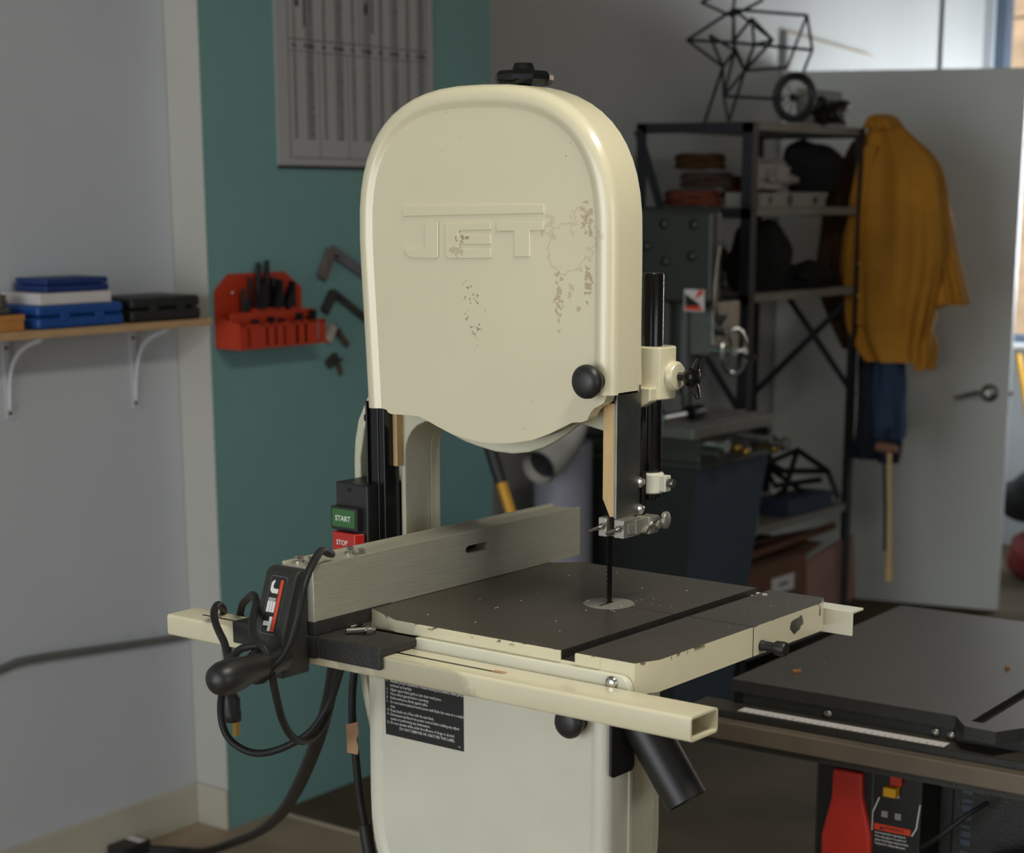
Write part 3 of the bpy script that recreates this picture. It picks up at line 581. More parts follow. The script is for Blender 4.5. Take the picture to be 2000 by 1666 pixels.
tc = thing('motor_cord', 'black cord with tan tape tag hanging left of the lower door', 'cord', (-.56, .2, 0))
b = MB(); b.tube(th, .0050, 10, smooth=5); b.build('cable', 'cord', tc)
b = MB(); b.tube([(-.5535, .2, .7688), (-.5458, .2, .732), (-.5354, .2, .6971)], .0085, 10, smooth=4); b.build('sleeve', 'rubber', tc)
b = MB(); b.prism([(-.5735, .862), (-.556, .8625), (-.5545, .872), (-.5575, .883), (-.5535, .8905), (-.5545, .9055), (-.5745, .8985)], 'y', .1925, .1935); b.build('tape_tag', 'tan_tape', tc)

# wood chips on the two tables
b = MB()
def chip(x, y, z, s):
    a = RND.uniform(0, PI); c, sn = math.cos(a), math.sin(a); l, w_, h = s*RND.uniform(.6, 1.6), s*RND.uniform(.35, .7), s*.3
    b.obox((x, y, z+h/2), (l, w_, h), Matrix(((c, -sn, 0), (sn, c, 0), (0, 0, 1))))
for i in range(38):
    x, y = RND.uniform(-.34, 0), RND.uniform(.02, .37)
    if x < -.36 or (xs1-.004 < x < xs2+.004): continue
    chip(x, y, TZ+.0001, RND.uniform(.0007, .0018))
for i in range(14): chip(-.182+RND.uniform(-.045, .06), .207+RND.uniform(-.05, .05), TZ+.0008, RND.uniform(.0008, .002))
chip(xs1+.006, .372, TZ-.0094, .009); chip(-.066, .352, TZ, .005)
M['chips'] = mat('pale_chips', S(214, 206, 190), .7, var=.1, scale=200)
tag(b.build('wood_chips', 'chips'), 'pale wood chips scattered over the dark band saw table', 'wood chips', kind='stuff')

# ============================================================ left wall: shelf and what lies on it
ws = thing('wall_shelf', 'narrow pale wood shelf on white steel brackets on the white wall', 'shelf', WW(.9, .08, 1.2446))
M['shelf_wood'] = mat('shelf_pine', S(196, 160, 118), .6, var=.1, scale=18, stretch=(8, .8, 8))
M['bracket_white'] = mat('bracket_white', S(206, 208, 212), .4, var=.02)
def wprism(b, y0, y1, d0, d1, z0, z1, W=WW):
    b.prism([W(y, d, 0)[:2] for y, d in ((y0, d0), (y0, d1), (y1, d1), (y1, d0))], 'z', z0, z1); return b
SZ = 1.2446
wprism(MB(), .55, 1.555, .002, .158, SZ, SZ+.0165).build('board', 'shelf_wood', ws, bevel=.001)
for y, zb in ((1.075, 1.062), (1.437, 1.052)):
    b = MB()
    wprism(b, y, y+.02, .001, .004, zb, SZ); wprism(b, y, y+.02, .004, .14, SZ-.004, SZ-.0005)
    b.tube([WW(y+.01, .004, zb+.02), WW(y+.01, .012, zb+.09), WW(y+.01, .035, SZ-.05), WW(y+.01, .075, SZ-.022), WW(y+.01, .125, SZ-.006)], .0045, 6, smooth=4)
    bk = b.build('bracket', 'bracket_white', ws)
    for z in (zb+.012, SZ-.03):
        p = WW(y+.01, .004, z); b = MB(); b.dome(p, (1, 0, 0), .0042, .003, 10); b.build('screw', 'dark_steel', bk)
ST = SZ+.0165
M['case_blue'] = mat('blue_case', S(24, 76, 148), .45, var=.06); M['case_blue_dark'] = mat('dark_blue_case', S(20, 50, 112), .5, var=.08)
M['case_black'] = mat('black_case', S(36, 36, 36), .5, var=.12); M['card_white'] = mat('white_card', S(216, 210, 206), .7, var=.04)
M['card_orange'] = mat('orange_wood_box', S(196, 134, 70), .6, var=.08); M['grey_metal'] = mat('grey_metal', S(120, 114, 104), .5, .5, var=.2, scale=40)
def case(name, label, y0, y1, d0, d1, z0, h, m, split=True, latch=True, bev=.008):
    root = thing(name, label, 'case', WW((y0+y1)/2, (d0+d1)/2, z0))
    zs = z0+h*.52
    wprism(MB(), y0, y1, d0, d1, z0, zs-.0006).build('base', m, root, bevel=bev, seg=3)
    wprism(MB(), y0+.001, y1-.001, d0+.001, d1-.001, zs+.0006, z0+h).build('lid', m, root, bevel=bev, seg=3)
    if latch:
        for t in (.3, .7):
            y = y0+(y1-y0)*t; wprism(MB(), y-.012, y+.012, d1-.001, d1+.0025, zs-.008, zs+.009).build('latch', m, root, bevel=.001)
    return root
case('tool_case', 'large blue plastic case at the bottom of the stack on the shelf', 1.055, 1.293, .008, .155, ST, .049, 'case_blue')
case('tool_case', 'flat black case alone at the right end of the shelf', 1.318, 1.53, .012, .15, ST, .054, 'case_black')
b = MB(); wprism(b, 1.075, 1.270, .012, .14, ST+.0495, ST+.073); o = b.build('paper_stack', 'card_white', bevel=.0015)
tag(o, 'white paper packet between the two blue cases on the shelf', 'paper')
case('tool_case', 'small dark blue case on top of the stack on the shelf', 1.105, 1.278, .02, .125, ST+.0735, .029, 'case_blue_dark', latch=False, bev=.003)
b = MB(); wprism(b, .93, 1.030, .02, .14, ST, ST+.034); wprism(b, .928, 1.032, .018, .142, ST+.022, ST+.034)
tag(b.build('wooden_box', 'card_orange', bevel=.002), 'orange brown wooden box at the left edge of the shelf', 'box')
t = thing('small_vice', 'small grey metal vice standing on the wooden box on the shelf', 'vice', WW(.985, .08, ST+.034))
wprism(MB(), .95, 1.02, .05, .11, ST+.0342, ST+.046).build('base', 'grey_metal', t, bevel=.002)
b = MB(); wprism(b, .965, .985, .055, .105, ST+.046, ST+.078); wprism(b, .997, 1.012, .055, .105, ST+.046, ST+.074); b.build('jaw', 'grey_metal', t, bevel=.003)
b = MB(); b.cyl(WW(1.0, .08, ST+.058), WW(1.034, .08, ST+.058), .005, n=10); b.tube([WW(1.032, .08, ST+.044), WW(1.032, .08, ST+.072)], .003, 6); b.build('screw_handle', 'steel', t)
# conduit along the white wall, outlet box at the floor
b = MB(); b.tube([WW(y, .012, z) for y, z in ((.55, .45), (.8, .492), (1.016, .521), (1.08, .5255), (1.25, .512), (1.42, .497), (1.57, .484))], .0085, 10, smooth=5)
M['conduit'] = mat('grey_conduit', S(104, 103, 100), .5, var=.06)
tag(b.build('wall_cable', 'conduit'), 'grey cable sagging along the white wall above the floor', 'cable')
t = thing('outlet_box', 'small dark outlet box with pale cover lying on the floor by the wall', 'outlet box', WW(1.31, .06, 0))
wprism(MB(), 1.275, 1.365, .018, .075, .0003, .034).build('body', 'case_black', t, bevel=.004)
wprism(MB(), 1.33, 1.352, .022, .071, .0338, .0365).build('cover', 'card_white', t, bevel=.001)

# ============================================================ green wall: chart, clamp rack, squares
M['poster_paper'] = mat('chart_paper', S(176, 174, 174), .6, var=.02, scale=3)
M['print_grey'] = mat('chart_print', S(62, 60, 62), .7, var=.05); M['print_line'] = mat('chart_rule', S(104, 100, 104), .7, var=.03)
po = thing('wall_chart', 'grey white printed chart with number columns on the green wall', 'chart', GW(2.13, .004, 1.607))
PY0, PY1, PZ0, PZ1 = 1.836, 2.434, 1.6065, 2.36
wprism(MB(), PY0, PY1, .001, .005, PZ0, PZ1, GW).build('sheet', 'poster_paper', po)
wprism(MB(), PY0, PY1, .001, .010, PZ0-.006, PZ0, GW).build('bottom_rail', 'dark_steel', po)
def rule(y0, y1, z0, z1): wprism(MB(), y0, y1, .005, .0056, z0, z1, GW).build('rule', 'print_line', po)
rule(PY0+.045, PY1-.025, 1.899, 1.902); rule(PY0+.045, PY1-.025, 1.872, 1.874); rule(PY0+.045, PY1-.025, 1.624, 1.626)
rule(PY0+.043, PY0+.0455, 1.624, PZ1-.02); rule(PY1-.027, PY1-.0245, 1.624, PZ1-.02); rule(2.14, 2.142, 1.90, PZ1-.02)
cols = [PY0+.066+i*.0535 for i in range(10)]
for i in range(1, 5): rule(PY0+.043+i*.107, PY0+.0445+i*.107, 1.624, 1.872)
Rw = Matrix.Rotation(D(2.25), 3, 'Z')
rot_w = (PI/2, 0, PI/2+D(2.25))
for i, y in enumerate(cols):
    hd_ = ('NO.', 'DECIMAL')[i % 2]
    text('column_heading', hd_, .0105, GW(y, .0053, 1.886), rot_w, 'print_grey', po, 'CENTER', extr=0, res=1)
    rows = []
    for k in range(39):
        n_ = k+1+(i//2)*39
        rows.append(str(n_) if i % 2 == 0 else '%.4f' % max(.0135, .2900-.0013*n_))
    text('number_column', '\n'.join(rows), .0105, GW(y, .0053, 1.8625), rot_w, 'print_grey', po, 'CENTER', extr=0, res=1, line=.95)
for i, y in enumerate((PY0+.135, PY0+.185, PY0+.405, PY0+.46)):
    for z in (2.33, 2.13):
        text('number_column', '\n'.join('%d-%d .%03d' % (2+k, 20+k*2, 90+k*21) for k in range(20)), .0095, GW(y+.012, .0053, z-.01), rot_w, 'print_grey', po, 'CENTER', extr=0, res=1, line=.95)
for y in (PY0+.072, PY0+.325):
    wprism(MB(), y, y+.012, .005, .0056, 1.975, 2.0, GW).build('symbol', 'print_grey', po); wprism(MB(), y+.028, y+.033, .005, .0056, 1.93, 2.03, GW).build('symbol', 'print_grey', po)

M['rack_red'] = mat('rack_red', S(192, 56, 24), .5, var=.06); M['oxide'] = mat('black_oxide', S(36, 38, 40), .45, .5, var=.1)
rk = thing('clamp_rack', 'red plastic clamping kit rack hung on the green wall', 'rack', GW(1.76, .04, 1.185))
b = MB(); ol = [(1.606, 1.186), (1.606, 1.318), (1.652, 1.356), (1.842, 1.356), (1.902, 1.317), (1.902, 1.186)]
n = len(ol); b.add([GW(y, .001, z) for y, z in ol]+[GW(y, .006, z) for y, z in ol], [tuple(range(n)), tuple(range(2*n-1, n-1, -1))]+[(i, (i+1) % n, n+(i+1) % n, n+i) for i in range(n)])
b.build('back_plate', 'rack_red', rk)
wprism(MB(), 1.606, 1.915, .004, .085, 1.1855, 1.190, GW).build('tray_floor', 'rack_red', rk)
b = MB(); v = [GW(1.606, .005, 1.19), GW(1.606, .084, 1.19), GW(1.606, .084, 1.243), GW(1.606, .005, 1.26)]; v2 = [GW(1.610, .005, 1.19), GW(1.610, .084, 1.19), GW(1.610, .084, 1.243), GW(1.610, .005, 1.26)]
b.add(v+v2, [(0, 1, 2, 3), (7, 6, 5, 4), (0, 4, 5, 1), (1, 5, 6, 2), (2, 6, 7, 3), (3, 7, 4, 0)]); b.build('tray_end', 'rack_red', rk)
ys = [1.610, 1.632, 1.640, 1.692, 1.702, 1.722, 1.732, 1.752, 1.762, 1.795, 1.808, 1.826, 1.838, 1.872, 1.882, 1.902]
for i in range(0, len(ys)-1, 2): wprism(MB(), ys[i], ys[i+1], .080, .085, 1.19, 1.243, GW).build('front_slat', 'rack_red', rk)
wprism(MB(), 1.61, 1.905, .080, .085, 1.236, 1.2435, GW).build('front_rail', 'rack_red', rk)
wprism(MB(), 1.612, 1.900, .046, .050, 1.19, 1.268, GW).build('divider', 'rack_red', rk)
wprism(MB(), 1.70, 1.80, .006, .046, 1.258, 1.275, GW).build('upper_step', 'rack_red', rk)
for y in (1.664, 1.822):
    b = MB(); p = GW(y, .006, 1.312); b.dome(p, (1, 0, 0), .005, .004, 10); b.build('screw', 'steel', rk)
def stud(y, d, z0, z1, r, label, group):
    b = MB(); n_ = int((z1-z0)/.007); prof = []
    for k in range(n_):
        z = z0+(z1-z0)*k/n_; prof += [(r, z-z0), (r*.88, z-z0+.0035)]
    b.lathe(prof, GW(y, d, z0), (0, 0, 1), 10)
    tag(b.build('clamp_stud', 'oxide', smooth=25), label, 'stud', group)
lg = 'long black threaded stud standing at the middle of the red rack'
for y, zt, lb in ((1.733, 1.385, 'left of the two tall black studs rising above the red rack'), (1.762, 1.389, 'right of the two tall black studs rising above the red rack')): stud(y, .026, 1.2752, zt, .0068, lb, 'tallest studs of the rack')
for i, (y, zt) in enumerate(((1.712, 1.352), (1.722, 1.345), (1.748, 1.352), (1.776, 1.35), (1.788, 1.348))): stud(y, .034 if i % 2 else .018, 1.2752, zt, .0055, ('first', 'second', 'third', 'fourth', 'fifth')[i]+' from the left of the five middling black studs in the red rack', 'long studs of the rack')
for y, zt, lb in ((1.676, 1.327, 'left outermost black stud under the left rack screw'), (1.688, 1.300, 'shorter black stud just right of the outermost left stud'), (1.812, 1.300, 'shorter black stud right of the stud cluster'), (1.828, 1.285, 'lowest black stud at the right end of the rack')): stud(y, .030, 1.1902, zt, .0058, lb, 'short studs of the rack')
def stepblock(y, d, z, w_, h, label):
    b = MB(); k = 5; pts = [(0, 0)]
    for i in range(k): pts += [(w_*i/k, h*(i+1)/k), (w_*(i+1)/k, h*(i+1)/k)]
    pts += [(w_, 0)]
    n = len(pts); b.add([GW(y+p, d, z+q) for p, q in pts]+[GW(y+p, d+.02, z+q) for p, q in pts], [tuple(range(n)), tuple(range(2*n-1, n-1, -1))]+[(i, (i+1) % n, n+(i+1) % n, n+i) for i in range(n)])
    tag(b.build('step_block', 'oxide'), label, 'clamp block', 'step blocks in the rack')
g = ' step block from the left in the front tray of the red rack'
for i, (y, w_, h) in enumerate( ((1.642, .04, .062), (1.705, .03, .066), (1.742, .030, .060), (1.80, .034, .07), (1.842, .04, .075))): stepblock(y, .054, 1.1902, w_, h, ('first', 'second', 'third', 'fourth', 'fifth')[i]+g)
g2 = ' black upright block behind the studs of the red rack'
for i, (y, z, w_, h) in enumerate( ((1.703, 1.2752, .024, .058), (1.755, 1.2752, .026, .066), (1.795, 1.2752, .030, .060))): stepblock(y, .040, z, w_, h, ('left', 'middle', 'right')[i]+g2)
M['square_steel'] = mat('square_blade', S(128, 124, 132), .45, .5, var=.1); M['square_beam'] = mat('square_beam', S(126, 112, 106), .5, .3, var=.15, scale=40); M['square_dark'] = mat('square_dark', S(72, 72, 66), .5, .4, var=.15, scale=40)
M['square_brown'] = mat('square_brown', S(104, 84, 74), .55, .3, var=.15, scale=40); M['square_cream'] = mat('square_cream', S(206, 190, 178), .55, var=.05)
def bar_on_wall(b, p, q, w_, d0, d1):
    (y0, z0), (y1, z1) = p, q; L = math.hypot(y1-y0, z1-z0); ty, tz = (y1-y0)/L, (z1-z0)/L; ny, nz = -tz*w_/2, ty*w_/2
    c = [(y0+ny, z0+nz), (y1+ny, z1+nz), (y1-ny, z1-nz), (y0-ny, z0-nz)]
    b.add([GW(y, d0, z) for y, z in c]+[GW(y, d1, z) for y, z in c], [(0, 1, 2, 3), (7, 6, 5, 4), (0, 4, 5, 1), (1, 5, 6, 2), (2, 6, 7, 3), (3, 7, 4, 0)]); return b
for (c, bm_, bl, w1, w2, m1, m2, lb) in (
    ((2.012, 1.404), (1.972, 1.335), (2.150, 1.335), .028, .026, 'square_beam', 'square_steel', 'largest steel try square hanging highest on the green wall'),
    ((2.016, 1.300), (1.980, 1.253), (2.150, 1.222), .022, .018, 'square_dark', 'square_dark', 'dark try square hanging below the largest one on the green wall'),
    ((2.014, 1.216), (1.986, 1.180), (2.068, 1.163), .018, .016, 'square_cream', 'square_brown', 'try square with pale beam beside the red rack'),
    ((2.020, 1.141), (1.987, 1.120), (2.039, 1.092), .020, .014, 'square_dark', 'square_brown', 'smallest try square hanging lowest on the green wall')):
    t = thing('try_square', lb, 'try square', GW(c[0], .01, bl[1]), group='try squares on the green wall')
    bar_on_wall(MB(), c, bm_, w1, .003, .018).build('beam', m1, t, bevel=.0015)
    bar_on_wall(MB(), c, bl, w2, .008, .0105).build('blade', m2, t)
    b = MB(); b.cyl(GW(c[0]+.004, .0, c[1]-w2/2-.004), GW(c[0]+.004, .03, c[1]-w2/2-.002), .0025, n=8); b.build('peg', 'dark_steel', t)

# ============================================================ pipes and the yellow handle behind the fence
M['pipe_white'] = mat('white_pvc', S(196, 192, 186), .4, var=.03); M['pipe_grey'] = mat('lilac_grey_pipe', S(150, 148, 160), .5, var=.05)
dp = thing('dust_pipe', 'white plastic dust pipe with dark open elbow under the wheel cover', 'pipe', (-2.262, 2.75, 0))
b = MB(); b.cyl((-2.236, 2.885, 0), (-2.236, 2.885, .84), .085, n=28); b.build('standpipe', 'pipe_grey', dp)
b = MB(); el = [(-2.135, 2.80, .95), (-2.136, 2.795, .915), (-2.134, 2.765, .875), (-2.128, 2.705, .838), (-2.116, 2.61, .806)]
pr = spline([Vector(p) for p in el], 5); n_ = len(pr)
b.tube(pr, [.046]*(n_-6)+[.049]*2+[.052]*4, 24, caps=False)
ip = [pr[-1]+(pr[-1]-pr[-2]).normalized()*0, pr[-4], pr[-8]]; b.tube(ip, [.047, .044, .040], 24, caps=False)
b.build('elbow', 'pipe_white', dp)
a_, e_ = pr[-3], pr[-4]; b = MB(); b.cyl(a_, a_+(e_-a_)*.2, .0462, n=24); b.build('bore_shade', 'label_black', dp)  # black disc just inside the mouth, standing in for shade within the elbow
b = MB(); b.cyl((-2.135, 2.80, .94), (-2.135, 2.80, 1.12), .044, n=24); b.cyl((-2.135, 2.80, .935), (-2.135, 2.80, .96), .05, n=24); b.build('riser', 'pipe_white', dp)
M['yellow_fibre'] = mat('yellow_fibreglass', S(222, 164, 24), .4, var=.05)
t = thing('shovel', 'long tool with yellow shaft and black grip leaning behind the fence', 'hand tool', (-1.62, 2.2, 0))
p0, p1 = Vector((-1.635, 2.24, .04)), Vector((-1.958, 2.2, .925)); d_ = p1-p0
b = MB(); b.tube([p0+d_*.12, p0+d_*.9], .0135, 12); b.build('shaft', 'yellow_fibre', t)
b = MB(); b.tube([p0+d_*.895, p0+d_*.93, p0+d_*1.02], [.0165, .0175, .0175], 12); b.build('grip', 'rubber', t)
b = MB(); b.loft([[(p0.x+x, p0.y+y, z) for x, y in ((-.09*q, -.004-c_), (0, .012), (.09*q, -.004-c_), (.09*q, .0-c_), (0, .016), (-.09*q, .0-c_))] for z, q, c_ in ((.003, .35, 0), (.06, .8, .01), (.16, 1, .015), (.2, .2, 0))]); b.build('blade', 'dark_steel', t)

# ============================================================ milling machine
M['mill_dark'] = mat('mill_green_grey', S(52, 56, 48), .45, var=.1, scale=8); M['mill_stand'] = mat('mill_stand_grey', S(40, 44, 40), .4, var=.1, scale=6)
M['mill_panel'] = mat('mill_stand_blue_grey', S(66, 78, 90), .4, var=.08, scale=6)
mm = thing('milling_machine', 'dark grey green bench mill on a tapered sheet steel stand', 'milling machine', (-2.1, 3.1, 0))
b = MB(); f0 = [(-2.30, 3.02), (-1.93, 3.02), (-1.93, 3.36), (-2.30, 3.36)]; f1 = [(-2.365, 2.995), (-1.841, 2.995), (-1.841, 3.385), (-2.365, 3.385)]
b.loft([[(x, y, 0) for x, y in f0], [(x, y, .06) for x, y in f0], [(x, y, .78) for x, y in f1]]); st = b.build('stand', ['mill_stand', 'mill_panel'], mm)
for p in st.data.polygons:
    if p.normal.x > .8: p.material_index = 1
b = MB(); b.box(-2.375, -1.828, 2.985, 3.395, .78, .80); b.build('drip_tray', 'mill_dark', mm, bevel=.004)
b = MB(); b.box(-2.32, -2.08, 3.0, 3.3, .80, .84); b.box(-2.34, -2.16, 3.03, 3.27, .84, 1.30); b.build('column', 'mill_dark', mm, bevel=.012, seg=3)
b = MB(); b.box(-2.32, -1.808, 3.0, 3.05, 1.245, 1.503); b.box(-2.30, -1.95, 3.04, 3.27, 1.25, 1.49); hb = b.build('head', 'mill_dark', mm, bevel=.016, seg=4)
for x, z in ((-1.872, 1.462), (-1.877, 1.376), (-1.972, 1.462), (-2.03, 1.40), (-1.965, 1.36)):
    b = MB(); b.lathe([(.014, 0), (.014, .006), (.009, .010), (0, .0105)], (x, 3.0, z), (0, -1, 0), 14); b.build('dial', 'black_plastic', hb)
b = MB(); b.box(-1.897, -1.831, 2.995, 2.999, 1.225, 1.285); pl = b.build('name_plate', 'card_white', mm)
b = MB(); b.prism([(-1.893, 1.272), (-1.862, 1.255), (-1.893, 1.238)], 'y', 2.9935, 2.995); b.prism([(-1.893, 1.238), (-1.862, 1.255), (-1.84, 1.242), (-1.86, 1.24)], 'y', 2.9935, 2.995); b.build('black_wedge', 'label_black', pl)
b = MB(); b.prism([(-1.893, 1.237), (-1.86, 1.250), (-1.834, 1.230), (-1.834, 1.228), (-1.893, 1.228)], 'y', 2.994, 2.995); b.prism([(-1.862, 1.258), (-1.834, 1.275), (-1.834, 1.283), (-1.85, 1.283)], 'y', 2.994, 2.995); b.build('red_wedge', 'red_print', pl)
b = MB(); b.cyl((-1.95, 3.10, 1.03), (-1.95, 3.10, 1.245), .052, n=20); b.cyl((-1.95, 3.10, .98), (-1.95, 3.10, 1.03), .026, n=16); b.cyl((-1.95, 3.10, .945), (-1.95, 3.10, .98), .016, n=12); b.build('quill', 'mill_dark', mm)
b = MB(); b.box(-1.90, -1.82, 3.03, 3.17, 1.10, 1.25); b.cyl((-1.82, 3.06, 1.185), (-1.786, 3.06, 1.185), .03, n=18); b.build('feed_housing', 'dull_steel', mm, bevel=.004)
b = MB(); b.tube([(-1.797, 3.03, 1.19), (-1.798, 3.0, 1.245), (-1.790, 2.99, 1.33), (-1.776, 2.985, 1.408)], [.010, .008, .006, .0075], 8, smooth=4); b.build('feed_lever', 'steel', mm)
b = MB(); ring = [(-1.752+.0*math.cos(t_), 3.03+.062*math.cos(t_), 1.118+.062*math.sin(t_)) for t_ in [2*PI*i/28 for i in range(29)]]
b.tube(ring, .0075, 8); 
for a_ in (0, 2.1, 4.2): b.tube([(-1.756, 3.03, 1.118), (-1.752, 3.03+.06*math.cos(a_), 1.118+.06*math.sin(a_))], .005, 6)
b.cyl((-1.83, 3.03, 1.118), (-1.745, 3.03, 1.118), .012, n=12); b.build('handwheel', 'steel', mm)
b = MB(); b.tube([(-1.752, 3.085, 1.10), (-1.715, 3.085, 1.10)], [.006, .008], 8); b.build('crank', 'black_plastic', mm)
b = MB(); b.box(-2.0, -1.80, 2.90, 3.34, .878, .912)
for k in range(3): b.box(-1.985+k*.062, -1.955+k*.062, 2.90, 3.34, .9118, .9175)
b.build('table', 'dull_steel', mm, bevel=.002)
b = MB(); b.box(-2.02, -1.82, 2.97, 3.25, .80, .879); b.build('saddle', 'mill_dark', mm, bevel=.006)
b = MB(); b.cyl((-1.905, 2.905, .931), (-1.905, 3.02, .932), .0125, n=14); b.build('arbor', 'steel', mm)
b = MB(); b.lathe([(.016, 0), (.022, .01), (.022, .035), (.017, .04), (.022, .045), (.022, .085), (.012, .09)], (-1.905, 3.02, .932), (0, 1, 0), 16); b.build('chuck', 'black_gloss', mm)
b = MB(); b.lathe([(.05, 0), (.05, .012), (.034, .03), (.024, .07), (.012, .11)], (-2.0, 2.99, .912), (0, 0, 1), 14); b.build('rotary_base', 'black_plastic', mm)
for (p, q, r_, m_) in (((-1.80, 2.96, .862), (-1.735, 2.96, .862), .011, 'steel'), ((-1.80, 3.14, .868), (-1.70, 3.14, .868), .009, 'dull_steel'), ((-1.83, 2.98, .836), (-1.76, 2.98, .836), .014, 'mill_dark'), ((-1.80, 3.22, .845), (-1.69, 3.22, .845), .012, 'dull_steel')):
    b = MB(); b.cyl(p, q, r_, n=12); b.cyl(q, (q[0]+.012, q[1], q[2]), r_*1.7, n=14); b.build('leadscrew_handle', m_, mm)
for y, z in ((3.05, .845), (3.10, .83), (3.26, .822)):
    b = MB(); b.cyl((-1.80, y, z), (-1.755, y, z), .008, n=10); b.ball((-1.745, y, z), .014, 10); b.build('knob', 'brass', mm)

# ============================================================ shelving unit and its load
M['rack_steel'] = mat('dark_shelf_steel', S(46, 47, 50), .5, .3, var=.1, scale=10); M['shelf_lip'] = mat('shelf_board_grey', S(138, 134, 124), .55, var=.1, scale=8)
su = thing('shelving_unit', 'dark steel shelving unit loaded with shop clutter against the wall', 'shelving unit', (-2.19, 3.845, 0))
SX0, SX1, SY0, SY1 = -2.405, -1.985, 3.49, 4.205; LV = (.10, .500, 1.232, 1.490, 1.742)
for x in (SX0, SX1):
    for y in (SY0, SY1):
        b = MB(); sx = 1 if x == SX0 else -1; sy = 1 if y == SY0 else -1
        b.prism([(x, y), (x+sx*.036, y), (x+sx*.036, y+sy*.003), (x+sx*.003, y+sy*.003), (x+sx*.003, y+sy*.036), (x, y+sy*.036)], 'z', 0, 1.755); b.build('post', 'rack_steel', su)
for z in LV:
    b = MB(); b.box(SX0+.004, SX1-.003, SY0+.004, SY1-.004, z-.010, z+.014); b.build('shelf_board', 'shelf_lip', su)
    for y_ in (SY0, SY1-.003): MB().box(SX0, SX1, y_, y_+.003, z-.018, z+.013).build('shelf_rim', 'rack_steel', su)
def strap(p, q, w_=.022):
    b = MB(); p, q = Vector(p), Vector(q); d = (q-p).normalized(); s_ = Vector((0, 1, 0)).cross(d).normalized()*w_/2; e = Vector((0, .003, 0))
    b.add([p+s_, p-s_, q-s_, q+s_, p+s_+e, p-s_+e, q-s_+e, q+s_+e], [(0, 1, 2, 3), (7, 6, 5, 4), (0, 4, 5, 1), (1, 5, 6, 2), (2, 6, 7, 3), (3, 7, 4, 0)]); b.build('brace', 'rack_steel', su)
strap((SX0, SY1-.004, .84), (SX1, SY1-.004, 1.235)); strap((SX0, SY1-.008, 1.38), (SX1, SY1-.008, .88))
strap((-2.40, SY0-.003, 1.735), (-2.31, SY0-.003, 1.50), .03); strap((-2.30, SY0-.003, 1.26), (-1.99, SY0-.003, .87))
# wire sculpture on the top shelf: welded rods
T0 = 1.7562
wsn = thing('wire_sculpture', 'black welded wire sculpture of open cubes standing on the top shelf', 'sculpture', (-2.17, 3.62, T0))
V = dict(a=(-2.296, 3.60, 2.006), b=(-2.117, 3.58, 2.086), c=(-1.909, 3.66, 2.066), d=(-1.865, 3.62, 1.963), e=(-2.188, 3.56, 2.014), f=(-1.966, 3.56, 1.991), g=(-2.035, 3.55, 2.055), h=(-2.105, 3.56, 1.989), i=(-2.176, 3.62, 1.924), j=(-2.085, 3.60, 1.909),
         k=(-2.126, 3.58, T0), l=(-2.253, 3.64, T0), m=(-1.915, 3.66, 1.906), n=(-2.246, 3.60, 2.114), o=(-2.135, 3.60, 2.069), p=(-2.028, 3.60, 2.111), q=(-2.119, 3.60, 2.165), r=(-1.96, 3.64, 1.917), s=(-2.03, 3.56, 1.98), t=(-2.145, 3.58, 1.835), u=(-1.99, 3.68, 1.826), w=(-2.135, 3.62, 1.97))
for a_, c_ in ('ab', 'bc', 'cd', 'dm', 'cr', 'ah', 'ai', 'it', 'tj', 'jh', 'hg', 'gf', 'fs', 'sh', 'gs', 'fj', 'js', 'bw', 'wi', 'bh', 'tk', 'il', 'no', 'op', 'nq', 'ob', 'rj', 'md', 'tu', 'wj', 'bf', 'hj', 'ew', 'ei', 'qo', 'wt', 'dh', 'jk'):
    b = MB(); b.cyl(V[a_], V[c_], .0048, n=6); b.build('rod', 'oxide', wsn)
sw_ = thing('spoked_wheel', 'small dark spoked wheel standing upright on the top shelf', 'wheel', (-1.985, 3.72, T0))
wc = Vector((-1.978, 3.72, T0+.0775))
def wp(r_, a_, y=0): return (wc.x+r_*math.cos(a_), wc.y+y, wc.z+r_*math.sin(a_))
b = MB(); b.tube([wp(.064, 2*PI*i/24) for i in range(25)], .013, 8, caps=False); b.build('tyre', 'rubber', sw_)
for i in range(9):
    b = MB(); b.cyl(wp(.008, 2*PI*i/9), wp(.060, 2*PI*i/9+.2), .002, n=5); b.build('spoke', 'dull_steel', sw_)
b = MB(); b.cyl((wc.x, wc.y-.014, wc.z), (wc.x, wc.y+.014, wc.z), .011, n=12); b.build('hub', 'dark_steel', sw_)
def blob(name, label, cat, mat_, c, sz, seed, amp=.18, lump=2.2, group=None, parts=None):
    """soft lumpy heap: a ball squashed on its base and folded by sines"""
    r_ = random.Random(seed); ph = [r_.uniform(0, 6.28) for _ in range(9)]; b = MB(); rings = []; n = 28; k = 14
    for i in range(k+1):
        t_ = PI*i/k; ring = []
        for j in range(n):
            a_ = 2*PI*j/n; x, y, z = math.sin(t_)*math.cos(a_), math.sin(t_)*math.sin(a_), -math.cos(t_)
            f = 1+amp*(math.sin(lump*2*x+ph[0])*math.sin(lump*1.7*y+ph[1])+.6*math.sin(lump*3.1*z+ph[2]+3*x)+.45*math.sin(a_*5+ph[3]+4*z)*math.sin(t_)+.3*math.sin(a_*9+ph[4])*math.sin(t_))
            zz = max(z, -.72)
            ring.append((c[0]+sz[0]*x*f, c[1]+sz[1]*y*f, c[2]+sz[2]*(zz*f if zz > -.7 else -.72)+.72*sz[2]))
        rings.append(ring)
    b.loft(rings); lo = min(v[2] for v in b.v); b.v = [(v[0], v[1], v[2]-lo+c[2]) for v in b.v]
    return tag(b.build(name, mat_, smooth=70), label, cat, group)
